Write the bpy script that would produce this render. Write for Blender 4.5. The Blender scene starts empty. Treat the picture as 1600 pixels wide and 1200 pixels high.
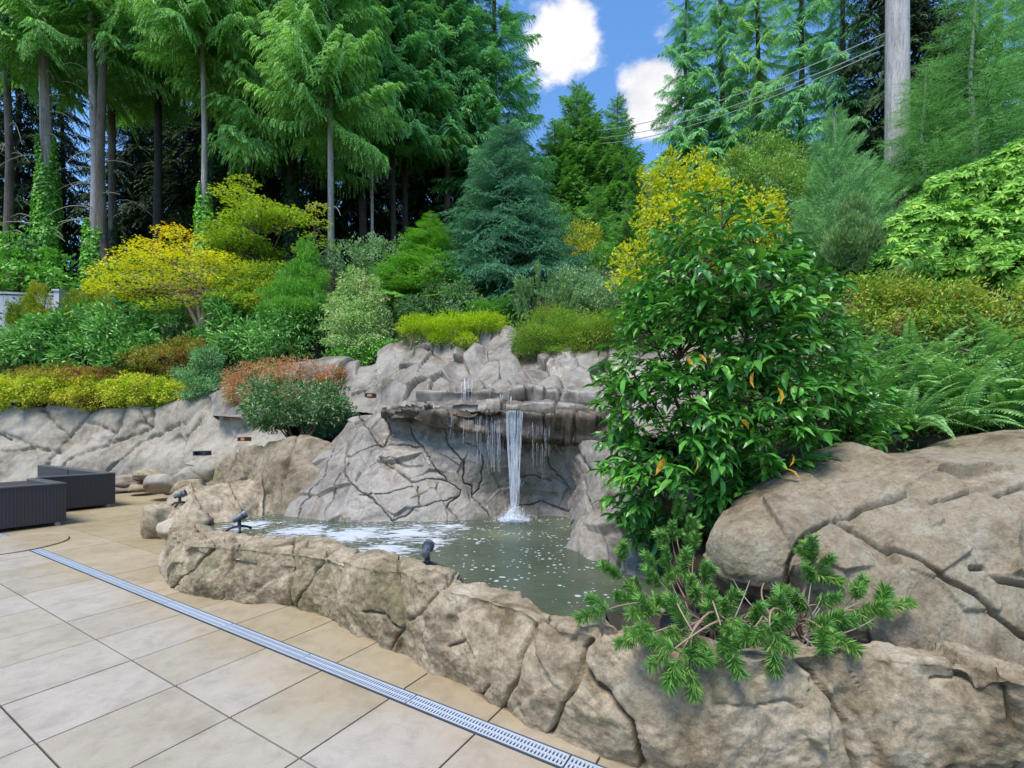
import bpy, math, random
import numpy as np
from collections import deque
from mathutils import Vector, Matrix, Euler

random.seed(7); RS = np.random.RandomState(11)
S = bpy.context.scene
C = bpy.context.collection
F = 727.0; CX = 800.0; HY = 673.0; CH = 1.58      # focal length in photo pixels, principal column, horizon row, camera height

# ------------------------------------------------------------------ camera, sky, sun, exposure
cam = bpy.data.cameras.new("camera"); co = bpy.data.objects.new("camera", cam); C.objects.link(co)
co.location = (0, 0, CH); co.rotation_euler = (math.radians(90), 0, 0)
cam.sensor_width = 36; cam.lens = F / 1600 * 36; cam.shift_y = 73 / 1600; cam.clip_end = 2000; cam.clip_start = .05
S.camera = co
SUN_EL, SUN_AZ = 64, 215      # azimuth measured clockwise from +Y: behind the camera, a little to the left
w = bpy.data.worlds.new("World"); S.world = w; w.use_nodes = True
nt = w.node_tree; nt.nodes.clear()
def N(nt, t, **k):
    n = nt.nodes.new(t)
    for a, b in k.items(): setattr(n, a, b)
    return n
def LK(nt, a, b): nt.links.new(a, b)
def MATH(nt, op, a, b=None, c=None, clamp=False):
    n = N(nt, 'ShaderNodeMath', operation=op); n.use_clamp = clamp
    for i, v in enumerate((a, b, c)):
        if v is None: continue
        if isinstance(v, (int, float)): n.inputs[i].default_value = v
        else: LK(nt, v, n.inputs[i])
    return n.outputs[0]
sky = N(nt, 'ShaderNodeTexSky', sky_type='NISHITA'); sky.sun_disc = False
sky.sun_elevation = math.radians(SUN_EL); sky.sun_rotation = math.radians(SUN_AZ)
sky.air_density = 1.0; sky.dust_density = .15; sky.ozone_density = 2.5
tc = N(nt, 'ShaderNodeTexCoord'); sep = N(nt, 'ShaderNodeSeparateXYZ'); LK(nt, tc.outputs['Generated'], sep.inputs[0])
mp = N(nt, 'ShaderNodeVectorMath', operation='MULTIPLY'); LK(nt, tc.outputs['Generated'], mp.inputs[0]); mp.inputs[1].default_value = (1, 1, 1.7)
no = N(nt, 'ShaderNodeTexNoise'); no.inputs['Scale'].default_value = 6.5; no.inputs['Detail'].default_value = 8; no.inputs['Roughness'].default_value = .58
LK(nt, mp.outputs[0], no.inputs['Vector'])
big = N(nt, 'ShaderNodeTexNoise'); big.inputs['Scale'].default_value = 2.3; big.inputs['Detail'].default_value = 2; LK(nt, mp.outputs[0], big.inputs['Vector'])
m = MATH(nt, 'MULTIPLY_ADD', big.outputs['Fac'], .5, -.50)
for (px, py, r) in ((858, 66, .085), (900, 56, .07), (1026, 122, .10), (1012, 168, .075)):
    d = Vector(((px - CX) / F, 1, (HY - py) / F)).normalized()
    ds = N(nt, 'ShaderNodeVectorMath', operation='DISTANCE'); LK(nt, tc.outputs['Generated'], ds.inputs[0]); ds.inputs[1].default_value = d
    g = MATH(nt, 'SUBTRACT', 1, MATH(nt, 'DIVIDE', ds.outputs['Value'], r), clamp=True)
    m = MATH(nt, 'ADD', m, MATH(nt, 'MULTIPLY', g, .62))
mm = MATH(nt, 'ADD', m, MATH(nt, 'MULTIPLY_ADD', no.outputs['Fac'], 1.9, -.96))
mr = N(nt, 'ShaderNodeMapRange', interpolation_type='SMOOTHSTEP'); LK(nt, mm, mr.inputs[0]); mr.inputs[1].default_value = .0; mr.inputs[2].default_value = .34
mix = N(nt, 'ShaderNodeMix', data_type='RGBA'); LK(nt, mr.outputs[0], mix.inputs[0])
hs = N(nt, 'ShaderNodeHueSaturation'); hs.inputs['Saturation'].default_value = 1.18; hs.inputs['Value'].default_value = 1.0; LK(nt, sky.outputs[0], hs.inputs['Color'])
LK(nt, hs.outputs[0], mix.inputs[6]); 
cr = N(nt, 'ShaderNodeMapRange'); LK(nt, no.outputs['Fac'], cr.inputs[0]); cr.inputs[1].default_value = .35; cr.inputs[2].default_value = .7; cr.inputs[3].default_value = 2.7; cr.inputs[4].default_value = 4.1
cc = N(nt, 'ShaderNodeCombineColor'); LK(nt, cr.outputs[0], cc.inputs[0]); LK(nt, cr.outputs[0], cc.inputs[1]); LK(nt, MATH(nt, 'MULTIPLY', cr.outputs[0], 1.05), cc.inputs[2])
LK(nt, cc.outputs[0], mix.inputs[7])
bg = N(nt, 'ShaderNodeBackground'); bg.inputs['Strength'].default_value = .15; LK(nt, mix.outputs[2], bg.inputs['Color'])
wo = N(nt, 'ShaderNodeOutputWorld'); LK(nt, bg.outputs[0], wo.inputs[0])
sun = bpy.data.lights.new("sun", 'SUN'); sun.energy = 2.4; sun.angle = math.radians(24); sun.color = (1, .95, .87)
so = bpy.data.objects.new("sun", sun); C.objects.link(so)
az, el = math.radians(SUN_AZ), math.radians(SUN_EL)
sd = Vector((math.sin(az) * math.cos(el), math.cos(az) * math.cos(el), math.sin(el)))
so.rotation_euler = sd.to_track_quat('Z', 'Y').to_euler(); so.location = sd * 50
S.view_settings.view_transform = 'Standard'; S.view_settings.look = 'None'; S.view_settings.exposure = .95; S.view_settings.gamma = 1
S.view_settings.use_curve_mapping = False
S.cycles.max_bounces = 5; S.cycles.diffuse_bounces = 3; S.cycles.glossy_bounces = 2; S.cycles.transmission_bounces = 4; S.cycles.transparent_max_bounces = 8
S.cycles.use_denoising = True; S.cycles.caustics_reflective = False; S.cycles.caustics_refractive = False
S.cycles.sample_clamp_indirect = 4

# ------------------------------------------------------------------ helpers
def W(px, py, Y): return np.array(((px - CX) / F * Y, Y, CH - (py - HY) / F * Y))
def WZ(px, py, z):
    Y = F * (CH - z) / (py - HY); return np.array(((px - CX) / F * Y, Y, z))
def proj(P):
    Y = np.maximum(P[..., 1], .05)
    return np.stack([CX + F * P[..., 0] / Y, HY - F * (P[..., 2] - CH) / Y], -1)
LAT = RS.rand(4, 32, 32, 32)
def vnoise(P, ch=0):
    P = np.asarray(P); i = np.floor(P).astype(int); f = P - i; f = f * f * (3 - 2 * f)
    L = LAT[ch % 4]; r = 0
    for dx in (0, 1):
        for dy in (0, 1):
            for dz in (0, 1):
                wgt = (f[..., 0] if dx else 1 - f[..., 0]) * (f[..., 1] if dy else 1 - f[..., 1]) * (f[..., 2] if dz else 1 - f[..., 2])
                r = r + wgt * L[(i[..., 0] + dx) % 32, (i[..., 1] + dy) % 32, (i[..., 2] + dz) % 32]
    return r * 2 - 1
def fbm(P, oct=4, ch=0, gain=.5):
    r = 0; a = 1
    for k in range(oct): r = r + a * vnoise(P * 2 ** k + 7.3 * k, ch + k); a *= gain
    return r
MESH_TRIS = [0]
def mesh(name, V, Fs, mat, tint=None, smooth=False):
    """Fs: list of (n,k) integer arrays"""
    V = np.asarray(V, float)
    me = bpy.data.meshes.new(name)
    if isinstance(Fs, np.ndarray): Fs = [Fs]
    Fs = [np.asarray(f) for f in Fs if len(f)]
    me.vertices.add(len(V)); me.vertices.foreach_set('co', V.ravel())
    nl = sum(f.size for f in Fs); nf = sum(len(f) for f in Fs)
    me.loops.add(nl); me.loops.foreach_set('vertex_index', np.concatenate([f.ravel() for f in Fs]))
    me.polygons.add(nf)
    tot = np.concatenate([np.full(len(f), f.shape[1]) for f in Fs]); st = np.concatenate([[0], np.cumsum(tot)[:-1]])
    me.polygons.foreach_set('loop_start', st); me.polygons.foreach_set('loop_total', tot)
    me.polygons.foreach_set('use_smooth', np.full(nf, smooth))
    me.update(calc_edges=True)
    if tint is not None:
        a = me.attributes.new('tint', 'FLOAT', 'POINT'); a.data.foreach_set('value', np.asarray(tint, float))
    if mat: me.materials.append(mat)
    MESH_TRIS[0] += int((tot - 2).sum())
    return me
def thing(name, label, cat, loc, rotz=0, group=None):
    o = bpy.data.objects.new(name, None); C.objects.link(o); o.location = loc; o.rotation_euler = (0, 0, rotz); o.empty_display_size = .1
    o['label'] = label; o['category'] = cat
    if group: o['group'] = group
    return o
def put(name, me, parent=None, loc=(0, 0, 0), rot=(0, 0, 0), sc=1, kind=None, label=None):
    o = bpy.data.objects.new(name, me); C.objects.link(o); o.location = loc; o.rotation_euler = rot
    o.scale = (sc,) * 3 if isinstance(sc, (int, float)) else sc
    if parent: o.parent = parent
    if kind: o['kind'] = kind
    if label: o['label'] = label
    return o
def wpart(name, V, Fs, mat, parent, tint=None, smooth=False, kind=None, label=None):
    """a part given in world coordinates"""
    V = np.asarray(V, float)
    if parent is not None:
        M = np.array((Matrix.Translation(parent.location) @ parent.rotation_euler.to_matrix().to_4x4()).inverted())
        V = V @ M[:3, :3].T + M[:3, 3]
    return put(name, mesh(name, V, Fs, mat, tint, smooth), parent, kind=kind, label=label)
class Acc:
    def __init__(s): s.V = []; s.F = {}; s.T = []; s.n = 0
    def add(s, V, Fl, tint=None):
        V = np.asarray(V, float)
        for f in (Fl if isinstance(Fl, list) else [Fl]):
            f = np.asarray(f)
            if len(f): s.F.setdefault(f.shape[1], []).append(f + s.n)
        s.V.append(V); s.T.append(np.zeros(len(V)) if tint is None else np.broadcast_to(tint, (len(V),))); s.n += len(V)
    def get(s): return np.concatenate(s.V), [np.concatenate(f) for f in s.F.values()], np.concatenate(s.T)
def tube(pts, rad, sides=6, cap=True):
    P = np.asarray(pts, float); n = len(P); rad = np.broadcast_to(rad, (n,))
    T = np.gradient(P, axis=0); T /= np.linalg.norm(T, axis=1)[:, None] + 1e-9
    ref = np.array((0, 0, 1.)) if abs(T[:, 2]).mean() < .8 else np.array((1., 0, 0))
    A = np.cross(T, ref); A /= np.linalg.norm(A, axis=1)[:, None] + 1e-9; B = np.cross(T, A)
    th = np.linspace(0, 2 * np.pi, sides, endpoint=False)
    V = P[:, None] + rad[:, None, None] * (np.cos(th)[None, :, None] * A[:, None] + np.sin(th)[None, :, None] * B[:, None])
    i = np.arange(n - 1)[:, None]; j = np.arange(sides)[None]; k = (j + 1) % sides
    Q = np.stack([i * sides + j, i * sides + k, (i + 1) * sides + k, (i + 1) * sides + j], -1).reshape(-1, 4)
    Fl = [Q]
    if cap and sides > 2:
        Fl.append(np.array([list(range(sides))])) ; Fl.append(np.array([[(n - 1) * sides + q for q in range(sides)][::-1]]))
    return V.reshape(-1, 3), Fl
def bez(a, b, c, n=8):
    t = np.linspace(0, 1, n)[:, None]; a, b, c = map(np.asarray, (a, b, c))
    return a * (1 - t) ** 2 + 2 * b * t * (1 - t) + c * t ** 2
def boxm(x0, x1, y0, y1, z0, z1, bev=0):
    if bev:
        b = bev
        V = [(x0, y0, z0), (x1, y0, z0), (x1, y1, z0), (x0, y1, z0), (x0, y0, z1 - b), (x1, y0, z1 - b), (x1, y1, z1 - b), (x0, y1, z1 - b),
             (x0 + b, y0 + b, z1), (x1 - b, y0 + b, z1), (x1 - b, y1 - b, z1), (x0 + b, y1 - b, z1)]
        Fq = [(3, 2, 1, 0), (0, 1, 5, 4), (1, 2, 6, 5), (2, 3, 7, 6), (3, 0, 4, 7), (4, 5, 9, 8), (5, 6, 10, 9), (6, 7, 11, 10), (7, 4, 8, 11), (8, 9, 10, 11)]
        return np.array(V, float), np.array(Fq)
    V = [(x0, y0, z0), (x1, y0, z0), (x1, y1, z0), (x0, y1, z0), (x0, y0, z1), (x1, y0, z1), (x1, y1, z1), (x0, y1, z1)]
    return np.array(V, float), np.array([(3, 2, 1, 0), (4, 5, 6, 7), (0, 1, 5, 4), (1, 2, 6, 5), (2, 3, 7, 6), (3, 0, 4, 7)])

# leaf templates: x along the leaf, y across, z along its normal
DIAMOND = (np.array([(0, 0, 0), (.45, .5, .06), (1, 0, -.08), (.45, -.5, .06)]), np.array([(0, 2, 1), (0, 3, 2)]))
LONG = (np.array([(0, 0, 0), (.3, .42, .07), (.68, .40, .04), (1, 0, -.16), (.68, -.40, .04), (.3, -.42, .07), (.35, 0, .02), (.7, 0, -.03)]),
        np.array([(0, 6, 1), (1, 6, 7), (1, 7, 2), (2, 7, 3), (0, 5, 6), (5, 7, 6), (5, 4, 7), (4, 3, 7)]))
STAR = (np.array([(0, 0, 0), (.4, .14, .02), (.55, .62, -.04), (.62, .12, .02), (1, 0, -.06), (.62, -.12, .02), (.55, -.62, -.04), (.4, -.14, .02)]),
        np.array([(0, 3, 1), (1, 3, 2), (0, 5, 3), (3, 5, 4), (0, 7, 5), (7, 6, 5)]))
def leaves(P, D, ln, wd, tmpl=DIAMOND, nrm=None, roll=.5):
    n = len(P); D = D / (np.linalg.norm(D, axis=1)[:, None] + 1e-9)
    U = np.broadcast_to(np.array((0, 0, 1.)), (n, 3)) if nrm is None else nrm
    U = U + roll * RS.randn(n, 3)
    Sd = np.cross(U, D); Sd /= np.linalg.norm(Sd, axis=1)[:, None] + 1e-9; Nn = np.cross(D, Sd)
    T, Fc = tmpl; ln = np.broadcast_to(ln, (n,)); wd = np.broadcast_to(wd, (n,))
    V = P[:, None] + T[None, :, 0, None] * ln[:, None, None] * D[:, None] + T[None, :, 1, None] * wd[:, None, None] * Sd[:, None] + T[None, :, 2, None] * ln[:, None, None] * Nn[:, None]
    Fa = (Fc[None] + (np.arange(n) * len(T))[:, None, None]).reshape(-1, Fc.shape[1])
    tint = np.repeat(RS.rand(n), len(T))
    return V.reshape(-1, 3), Fa, tint

# ------------------------------------------------------------------ materials
def newmat(name):
    m = bpy.data.materials.new(name); m.use_nodes = True; nt = m.node_tree; nt.nodes.clear()
    out = N(nt, 'ShaderNodeOutputMaterial'); p = N(nt, 'ShaderNodeBsdfPrincipled'); LK(nt, p.outputs[0], out.inputs[0]); return m, nt, p, out
def ramp(nt, fac, stops):
    r = N(nt, 'ShaderNodeValToRGB'); e = r.color_ramp.elements
    while len(e) < len(stops): e.new(.5)
    for k, (p, c) in enumerate(stops): e[k].position = p; e[k].color = (*c, 1)
    LK(nt, fac, r.inputs[0]); return r.outputs[0]
def noise(nt, vec, sc, det=4, rough=.55, dist=0):
    n = N(nt, 'ShaderNodeTexNoise'); n.inputs['Scale'].default_value = sc; n.inputs['Detail'].default_value = det; n.inputs['Roughness'].default_value = rough
    n.inputs['Distortion'].default_value = dist
    if vec is not None: LK(nt, vec, n.inputs['Vector'])
    return n.outputs['Fac']
def mixc(nt, f, a, b, mode='MIX'):
    x = N(nt, 'ShaderNodeMix', data_type='RGBA', blend_type=mode)
    for i, v in ((0, f), (6, a), (7, b)):
        if isinstance(v, (int, float)): x.inputs[i].default_value = v
        elif isinstance(v, tuple): x.inputs[i].default_value = (*v, 1)
        else: LK(nt, v, x.inputs[i])
    return x.outputs[2]
def bump(nt, p, h, st, dist=.02):
    b = N(nt, 'ShaderNodeBump'); b.inputs['Strength'].default_value = st; b.inputs['Distance'].default_value = dist; LK(nt, h, b.inputs['Height']); LK(nt, b.outputs[0], p.inputs['Normal'])
WARM = {'olive_juniper': (.95, 1.05, 1), 'olive_leaf': (1, 1, 1), 'bright_rhododendron_leaf': (1.1, 1, 1.1), 'cedar_green': (1.0, .98, 1.5), 'cedar_blue_green': (1.0, 1, 1.3), 'far_cedar_green': (1, 1.1, 1.1), 'mountain_pine': (1, 1, 1.2), 'glossy_laurel': (1, 1, 1), 'soft_pine': (1, 1, 1.2), 'young_fir': (1.05, 1, 1.1), 'sword_fern': (1.15, 1, .9), **{k: (1, 1, 1) for k in ('blue_spruce', 'golden_maple', 'yellow_smokebush', 'gold_hedge', 'chartreuse_juniper', 'red_azalea', 'variegated_holly', 'variegated_dark', 'turning_leaf', 'pale_pieris', 'silvery_groundcover', 'bronzed_fern')}}
GAIN = {'golden_maple': 1.25, 'yellow_smokebush': 1.0, 'gold_hedge': 1.3, 'chartreuse_juniper': 1.4, 'olive_juniper': 1.6, 'red_azalea': 1.15, 'bright_rhododendron_leaf': 1.3, 'blue_spruce': 1.6, 'variegated_holly': 1.6, 'variegated_dark': 1.0, 'dark_evergreen': 1.3, 'dwarf_pine_needles': 1.6, 'glossy_laurel': 1.2, 'rhododendron_leaf': 1.5, 'silvery_groundcover': 1.4, 'far_cedar_green': 1.5, 'cedar_blue_green': 2.0, 'cedar_green': 1.85, 'mountain_pine': 1.05, 'ivy_leaf': 1.8, 'pale_pieris': 1.8, 'sword_fern': 1.5, 'bronze_azalea': 1.5, 'spirea_leaf': 1.2, 'soft_pine': 1.3}
def foliage(name, stops, rough=.5, trans=.3, spec=.35, patch=0.0, patchcol=None):
    """leaf colour varies from leaf to leaf (tint), from branch to branch (object random) and softly through the plant"""
    m, nt, p, out = newmat(name)
    a = N(nt, 'ShaderNodeAttribute'); a.attribute_name = 'tint'
    oi = N(nt, 'ShaderNodeObjectInfo'); tcn = N(nt, 'ShaderNodeTexCoord')
    nz = noise(nt, tcn.outputs['Object'], 1.6, 2)
    f = MATH(nt, 'MULTIPLY', a.outputs['Fac'], .72)
    f = MATH(nt, 'ADD', f, MATH(nt, 'MULTIPLY', oi.outputs['Random'], .25))
    f = MATH(nt, 'ADD', f, MATH(nt, 'MULTIPLY_ADD', nz, .9, -.42), clamp=True)
    stops = [(q, tuple(min(.85, v_ * GAIN.get(name, 1.35) * t_) for v_, t_ in zip(c_, WARM.get(name, (1.18, 1, .85))))) for q, c_ in stops]
    c = ramp(nt, f, stops)
    if patchcol:
        nz2 = noise(nt, tcn.outputs['Object'], 1.1, 3)
        mrn = N(nt, 'ShaderNodeMapRange'); LK(nt, nz2, mrn.inputs[0]); mrn.inputs[1].default_value = .62 - patch * .3; mrn.inputs[2].default_value = .75 - patch * .3
        g = MATH(nt, 'GREATER_THAN', MATH(nt, 'MULTIPLY_ADD', a.outputs['Fac'], .6, .2), MATH(nt, 'SUBTRACT', 1, mrn.outputs[0]))
        c = mixc(nt, g, c, patchcol)
    LK(nt, c, p.inputs['Base Color']); p.inputs['Roughness'].default_value = rough; p.inputs['Specular IOR Level'].default_value = spec
    tr = N(nt, 'ShaderNodeBsdfTranslucent'); LK(nt, mixc(nt, 1.0, c, (1.0, 1.05, .55), 'MULTIPLY'), tr.inputs[0])
    mx = N(nt, 'ShaderNodeMixShader'); mx.inputs[0].default_value = trans; LK(nt, p.outputs[0], mx.inputs[1]); LK(nt, tr.outputs[0], mx.inputs[2]); LK(nt, mx.outputs[0], out.inputs[0])
    return m
def rockmat(name, cols, sc=1.0, rough=.85, moss=0, mosscol=(.10, .10, .03), stain=0, staincol=(.12, .07, .03), bmp=.6, wet=None, speck=1.0, grain=None):
    m, nt, p, out = newmat(name); tcn = N(nt, 'ShaderNodeTexCoord'); v = tcn.outputs['Object']
    geo = N(nt, 'ShaderNodeNewGeometry'); v = geo.outputs['Position']
    if grain: gv = N(nt, 'ShaderNodeVectorMath', operation='MULTIPLY'); LK(nt, v, gv.inputs[0]); gv.inputs[1].default_value = (1, 1, grain); v = gv.outputs[0]
    n1 = noise(nt, v, 1.3 * sc, 5, .6, .6); n2 = noise(nt, v, 9 * sc, 8, .7); n3 = noise(nt, v, 60 * sc, 5, .75); n4 = noise(nt, v, 22 * sc, 6, .75, .3)
    f = MATH(nt, 'ADD', MATH(nt, 'MULTIPLY', n1, .55), MATH(nt, 'MULTIPLY', n2, .45))
    c = ramp(nt, f, cols)
    if moss:
        mk = N(nt, 'ShaderNodeMapRange'); LK(nt, MATH(nt, 'ADD', MATH(nt, 'MULTIPLY', noise(nt, v, .9 * sc, 4, .6), .6), MATH(nt, 'MULTIPLY', noise(nt, v, 14 * sc, 6, .7), .4)), mk.inputs[0])
        mk.inputs[1].default_value = .56 - .12 * moss; mk.inputs[2].default_value = .68 - .12 * moss; mk.inputs[4].default_value = .8
        c = mixc(nt, mk.outputs[0], c, mosscol)
    if stain:
        vm = N(nt, 'ShaderNodeVectorMath', operation='MULTIPLY'); LK(nt, v, vm.inputs[0]); vm.inputs[1].default_value = (3, 3, .6)
        mk = N(nt, 'ShaderNodeMapRange'); LK(nt, noise(nt, vm.outputs[0], 1.2 * sc, 6, .65), mk.inputs[0])
        mk.inputs[1].default_value = .62 - .14 * stain; mk.inputs[2].default_value = .72 - .1 * stain; mk.inputs[4].default_value = .75
        c = mixc(nt, mk.outputs[0], c, staincol)
    sp = N(nt, 'ShaderNodeMapRange'); LK(nt, n3, sp.inputs[0]); sp.inputs[1].default_value = .35; sp.inputs[2].default_value = .65; sp.inputs[3].default_value = 1 - .36 * speck; sp.inputs[4].default_value = 1 + .24 * speck
    c = mixc(nt, 1.0, c, sp.outputs[0], 'MULTIPLY')
    s4 = N(nt, 'ShaderNodeMapRange'); LK(nt, n4, s4.inputs[0]); s4.inputs[1].default_value = .38; s4.inputs[2].default_value = .5; s4.inputs[3].default_value = 1 - .4 * speck; s4.inputs[4].default_value = 1 + .06 * speck
    c = mixc(nt, 1.0, c, s4.outputs[0], 'MULTIPLY')
    LK(nt, c, p.inputs['Base Color'])
    if wet:
        wr = N(nt, 'ShaderNodeMapRange'); LK(nt, n1, wr.inputs[0]); wr.inputs[1].default_value = .4; wr.inputs[2].default_value = .62; wr.inputs[3].default_value = wet; wr.inputs[4].default_value = rough; LK(nt, wr.outputs[0], p.inputs['Roughness'])
    else: p.inputs['Roughness'].default_value = rough
    h = MATH(nt, 'ADD', MATH(nt, 'ADD', MATH(nt, 'MULTIPLY', n2, .5), MATH(nt, 'MULTIPLY', n4, .5)), MATH(nt, 'MULTIPLY', n3, .35))
    bump(nt, p, h, bmp, .025 / sc)
    return m
def plain(name, col, rough=.6, metal=0, var=.15, sc=6, bmp=0, spec=.5):
    m, nt, p, out = newmat(name); tcn = N(nt, 'ShaderNodeTexCoord'); oi = N(nt, 'ShaderNodeObjectInfo')
    nz = noise(nt, tcn.outputs['Object'], sc, 5)
    k = MATH(nt, 'ADD', MATH(nt, 'MULTIPLY_ADD', nz, var * 2, 1 - var), MATH(nt, 'MULTIPLY_ADD', oi.outputs['Random'], var, -var / 2))
    LK(nt, mixc(nt, 1.0, col, k, 'MULTIPLY'), p.inputs['Base Color']); p.inputs['Roughness'].default_value = rough; p.inputs['Metallic'].default_value = metal
    p.inputs['Specular IOR Level'].default_value = spec
    if bmp: bump(nt, p, noise(nt, tcn.outputs['Object'], sc * 6, 5), bmp)
    return m

M = {}
M['coping'] = rockmat('tan_rock', [(0.34, (0.08, 0.0556, 0.0299)), (0.42, (0.1882, 0.139, 0.0798)), (0.5, (0.3387, 0.2641, 0.1695)), (0.58, (0.4422, 0.3567, 0.2493)), (0.7, (0.5174, 0.4356, 0.3391))], moss=.3, mosscol=(.17, .155, .06), stain=.25, staincol=(.15, .105, .05), bmp=.7, speck=.6)
M['boulder'] = rockmat('boulder_rock', [(0.34, (0.0687, 0.0496, 0.0256)), (0.42, (0.1526, 0.1107, 0.0623)), (0.5, (0.2441, 0.1908, 0.1209)), (0.58, (0.3052, 0.2519, 0.1722)), (0.7, (0.3586, 0.3129, 0.2418))], moss=.18, mosscol=(.15, .13, .05), stain=.3, staincol=(.13, .09, .045), bmp=.7, speck=.6)
M['cliff'] = rockmat('grey_wet_rock', [(0.33, (0.0817, 0.0637, 0.0462)), (0.42, (0.1702, 0.1409, 0.1122)), (0.5, (0.2451, 0.2112, 0.1717)), (0.58, (0.2927, 0.2548, 0.2113)), (0.7, (0.354, 0.3018, 0.2444))], sc=.8, rough=.6, stain=.7, staincol=(.15, .105, .065), wet=.3, bmp=.4, speck=.4)
M['ledge'] = rockmat('brown_wet_rock', [(0.35, (0.0257, 0.019, 0.0136)), (0.46, (0.0735, 0.0509, 0.0308)), (0.55, (0.1396, 0.0985, 0.0616)), (0.68, (0.2425, 0.1969, 0.1478))], sc=1, rough=.5, wet=.25, bmp=.6)
M['wall'] = rockmat('pale_rock', [(0.33, (0.123, 0.0943, 0.0615)), (0.42, (0.2296, 0.1845, 0.1312)), (0.5, (0.3116, 0.2665, 0.205)), (0.58, (0.369, 0.3198, 0.2542)), (0.7, (0.4182, 0.3772, 0.3116))], sc=.6, stain=.3, staincol=(.20, .145, .085), bmp=.3, speck=.35)
M['bark_grey'] = rockmat('grey_bark', [(.36, (.13, .10, .08)), (.47, (.32, .28, .245)), (.62, (.52, .48, .44))], sc=2.5, bmp=.7, grain=.12)
M['bark_brown'] = rockmat('brown_bark', [(.36, (.05, .038, .03)), (.47, (.14, .105, .08)), (.62, (.27, .22, .18))], sc=2.5, bmp=.7, grain=.12)
M['bark_dark'] = rockmat('dark_bark', [(.3, (.02, .016, .013)), (.5, (.04, .032, .027)), (.7, (.07, .06, .05))], sc=3, bmp=.5)
M['soil'] = rockmat('dark_soil', [(.3, (.018, .013, .009)), (.5, (.04, .028, .018)), (.7, (.08, .055, .035))], sc=3, bmp=.8)
M['twig'] = plain('twig_bark', (.30, .20, .13), .8)
M['twig_dark'] = plain('dark_twig', (.09, .05, .03), .8)
M['twig_pale'] = plain('bare_twig', (.42, .36, .29), .8)
M['cedar'] = foliage('cedar_green', [(0, (.05, .13, .03)), (.5, (.14, .31, .05)), (.85, (.26, .46, .08)), (1, (.36, .54, .12))], .6)
M['cedar2'] = foliage('cedar_blue_green', [(0, (.04, .12, .04)), (.5, (.10, .26, .075)), (.85, (.19, .38, .12)), (1, (.28, .47, .17))], .6)
M['cedar_far'] = foliage('far_cedar_green', [(0, (.05, .12, .03)), (.5, (.12, .26, .06)), (1, (.22, .38, .09))], .6)
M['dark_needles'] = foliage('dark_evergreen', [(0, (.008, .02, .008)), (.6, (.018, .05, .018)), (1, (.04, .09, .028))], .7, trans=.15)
M['spruce'] = foliage('blue_spruce', [(0, (.022, .085, .05)), (.5, (.055, .165, .09)), (1, (.13, .29, .17))], .6)
M['fir'] = foliage('young_fir', [(0, (.07, .19, .045)), (.5, (.15, .36, .09)), (1, (.27, .50, .16))], .55)
M['pine_soft'] = foliage('soft_pine', [(0, (.10, .25, .07)), (.5, (.20, .43, .12)), (1, (.36, .58, .22))], .55)
M['pine'] = foliage('mountain_pine', [(0, (.06, .18, .03)), (.5, (.15, .36, .055)), (.85, (.28, .48, .08)), (1, (.42, .46, .10))], .5, trans=.2)
M['dwarf_pine'] = foliage('dwarf_pine_needles', [(0, (.06, .15, .07)), (.5, (.14, .28, .12)), (1, (.27, .42, .20))], .6)
M['bright_conifer'] = foliage('bright_conifer', [(0, (.05, .18, .02)), (.5, (.11, .35, .04)), (1, (.22, .46, .08))], .55)
M['laurel'] = foliage('glossy_laurel', [(0, (.02, .095, .014)), (.45, (.05, .19, .025)), (.8, (.10, .31, .04)), (1, (.19, .43, .06))], .3, trans=.22, spec=.5)
M['laurel_yellow'] = foliage('turning_leaf', [(0, (.5, .25, .02)), (1, (.62, .40, .04))], .5)
M['rhodo'] = foliage('rhododendron_leaf', [(0, (.025, .11, .02)), (.5, (.07, .24, .05)), (.85, (.17, .40, .11)), (1, (.32, .52, .24))], .42, trans=.2)
M['rhodo_bright'] = foliage('bright_rhododendron_leaf', [(0, (.07, .22, .02)), (.45, (.18, .42, .04)), (.8, (.32, .54, .07)), (1, (.50, .62, .12))], .38, trans=.3)
M['ivy'] = foliage('ivy_leaf', [(0, (.03, .11, .02)), (.5, (.08, .26, .035)), (1, (.17, .40, .06))], .4, trans=.2)
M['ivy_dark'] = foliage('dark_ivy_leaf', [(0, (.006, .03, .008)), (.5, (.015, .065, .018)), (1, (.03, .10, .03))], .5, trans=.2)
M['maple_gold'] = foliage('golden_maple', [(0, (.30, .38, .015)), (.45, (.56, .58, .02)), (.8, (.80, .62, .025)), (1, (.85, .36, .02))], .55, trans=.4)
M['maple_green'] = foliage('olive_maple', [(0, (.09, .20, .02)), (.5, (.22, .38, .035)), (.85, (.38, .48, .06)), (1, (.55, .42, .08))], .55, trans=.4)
M['hedge_gold'] = foliage('gold_hedge', [(0, (.10, .24, .015)), (.35, (.30, .44, .02)), (.7, (.62, .60, .05)), (1, (.75, .50, .10))], .5, patch=.0, patchcol=(.42, .17, .08))
M['gold_conifer'] = foliage('golden_thuja', [(0, (.08, .16, .012)), (.5, (.20, .30, .02)), (1, (.40, .40, .04))], .6, patch=.1, patchcol=(.32, .14, .04))
M['olive_leaf'] = foliage('olive_leaf', [(0, (.07, .17, .03)), (.5, (.17, .32, .055)), (.85, (.34, .42, .10)), (1, (.48, .34, .14))], .5)
M['azalea'] = foliage('bronze_azalea', [(0, (.06, .11, .015)), (.5, (.16, .20, .025)), (.8, (.30, .25, .05)), (1, (.38, .18, .06))], .5, patch=.2, patchcol=(.30, .12, .05))
M['pieris'] = foliage('pale_pieris', [(0, (.05, .14, .05)), (.5, (.13, .27, .11)), (1, (.28, .40, .22))], .45)
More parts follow.
